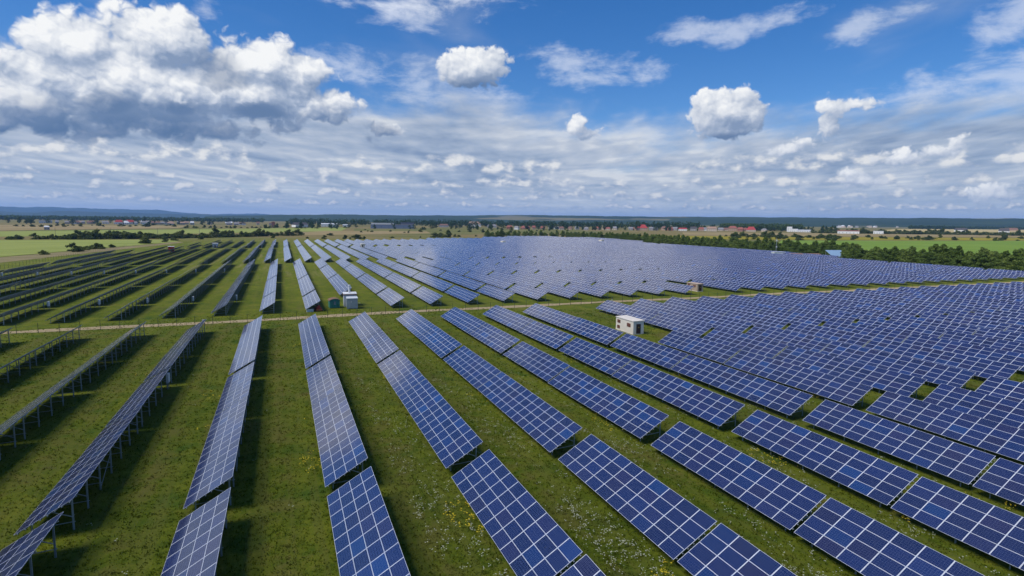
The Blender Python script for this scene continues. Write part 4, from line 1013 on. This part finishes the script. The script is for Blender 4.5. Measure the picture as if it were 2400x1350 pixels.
plant_trees()
# hills and mountains
def hill_material(name, a, b_, field, fs, thr):
    mt, nt, b = mat(name, 1., .05); p = pos(nt)
    n1 = noise(nt, p, .0012, 6, .6); c = ramp(nt, n1, [(.35, a), (.65, b_)])
    f = voro(nt, vop(nt, 'MULTIPLY', p, (.0012, .0012, .004)), fs, 0, .5, 'F1'); f2 = noise(nt, vop(nt, 'MULTIPLY', p, (.0006, .0006, .008)), 1., 3, .5)
    c = mix(nt, f2.ss(thr, thr+.025)*.85, c, field); setc(nt, b, c); return mt
HM1 = hill_material('wooded_hills', (.014, .030, .012), (.034, .055, .020), (.17, .15, .075), 1., .62)
HM2 = hill_material('far_mountains', (.02, .04, .03), (.035, .055, .04), (.10, .10, .06), 1., .75)
def crest_angle(u, v):
    d_ = FW+RT*((u-1200)/FPX)-UPV*((v-675)/FPX); return math.degrees(math.atan2(d_.x, d_.y)), d_.z/math.hypot(d_.x, d_.y)
def ridge(name, label, crest, r0, r1, r2, mt, rough, seed):
    cs = [crest_angle(u, v) for u, v in crest]; A = np.array([c[0] for c in cs]); T = np.array([c[1] for c in cs])
    az = np.linspace(A[0], A[-1], 420); t = np.interp(az, A, T); rr = random.Random(seed); ph = [rr.uniform(0, 6.28) for _ in range(6)]
    wob = sum(math.sin(ph[i])*0+np.sin(az*(1.3*1.9**i)+ph[i])*rough/(1.6**i) for i in range(6))
    V = []; prof = [(r0, 0.), (r0+(r1-r0)*.3, .22), (r0+(r1-r0)*.6, .55), (r0+(r1-r0)*.85, .88), (r1, 1.), (r2, .85)]
    for r_, f in prof:
        for a, tt, wv in zip(az, t, wob):
            zc = CAM_Z+r1*tt+wv*r1*.001; base = float(zt(r_*math.sin(R(a)), r_*math.cos(R(a))))-1
            V.append((r_*math.sin(R(a)), r_*math.cos(R(a)), base+(max(zc, 12)-base)*f))
    n = len(az); i = np.arange(len(prof)*n).reshape(len(prof), n); F = np.stack([i[:-1, :-1], i[:-1, 1:], i[1:, 1:], i[1:, :-1]], -1).reshape(-1, 4)
    return tag(new_obj(name, np_mesh(name, np.array(V), F, mt, True)), label, kind='structure')
ridge('hills', 'long low wooded hills closing the plain', [(480, 507), (600, 504.5), (700, 503), (820, 502.5), (900, 504.5), (1100, 505), (1210, 503.5), (1330, 505), (1500, 507.5), (1700, 508.3), (2000, 510.5), (2200, 511), (2420, 512.5), (2700, 514)], 4300, 6800, 9000, HM1, .22, 3)
ridge('mountains', 'pale blue mountains on the horizon', [(-400, 488), (-150, 486), (0, 484.5), (60, 486), (125, 484), (160, 487), (210, 489), (300, 490), (370, 492.5), (430, 498), (500, 503), (560, 501), (600, 500), (640, 503), (760, 506)], 13000, 17500, 21000, HM2, .35, 4)
ridge('mountains', 'darker blue foothills in front of the mountains', [(-400, 499), (-100, 498), (0, 495.5), (80, 498), (165, 494), (260, 498), (400, 501), (520, 503), (640, 505), (760, 508)], 8500, 11500, 14000, HM2, .25, 5)

# air
mt = bpy.data.materials.new('haze_air'); mt.use_nodes = True; nt = mt.node_tree; nt.nodes.clear()
o_ = nt.nodes.new('ShaderNodeOutputMaterial'); pv = nt.nodes.new('ShaderNodeVolumePrincipled'); nt.links.new(pv.outputs[0], o_.inputs['Volume'])
pv.inputs['Color'].default_value = (.29, .53, 1., 1); pv.inputs['Density'].default_value = 5e-5; pv.inputs['Anisotropy'].default_value = .1
b = MB(); b.box(-25500, 25500, -25500, 25500, -12, 420)
tag(new_obj('haze', b.mesh('haze', [mt])), 'thin blue air haze over the whole plain', kind='stuff')

vs = scn.view_settings; scn.display_settings.display_device = 'sRGB'
vs.view_transform = 'Standard'; vs.look = 'None'; vs.exposure = 0.25; vs.gamma = 1.0; vs.use_curve_mapping = False
scn.render.engine = 'CYCLES'
cy = scn.cycles; cy.use_denoising = True; cy.max_bounces = 6; cy.diffuse_bounces = 3; cy.glossy_bounces = 3; cy.volume_bounces = 1
cy.transparent_max_bounces = 8; cy.caustics_reflective = False; cy.caustics_refractive = False; cy.use_adaptive_sampling = True; cy.adaptive_threshold = .01
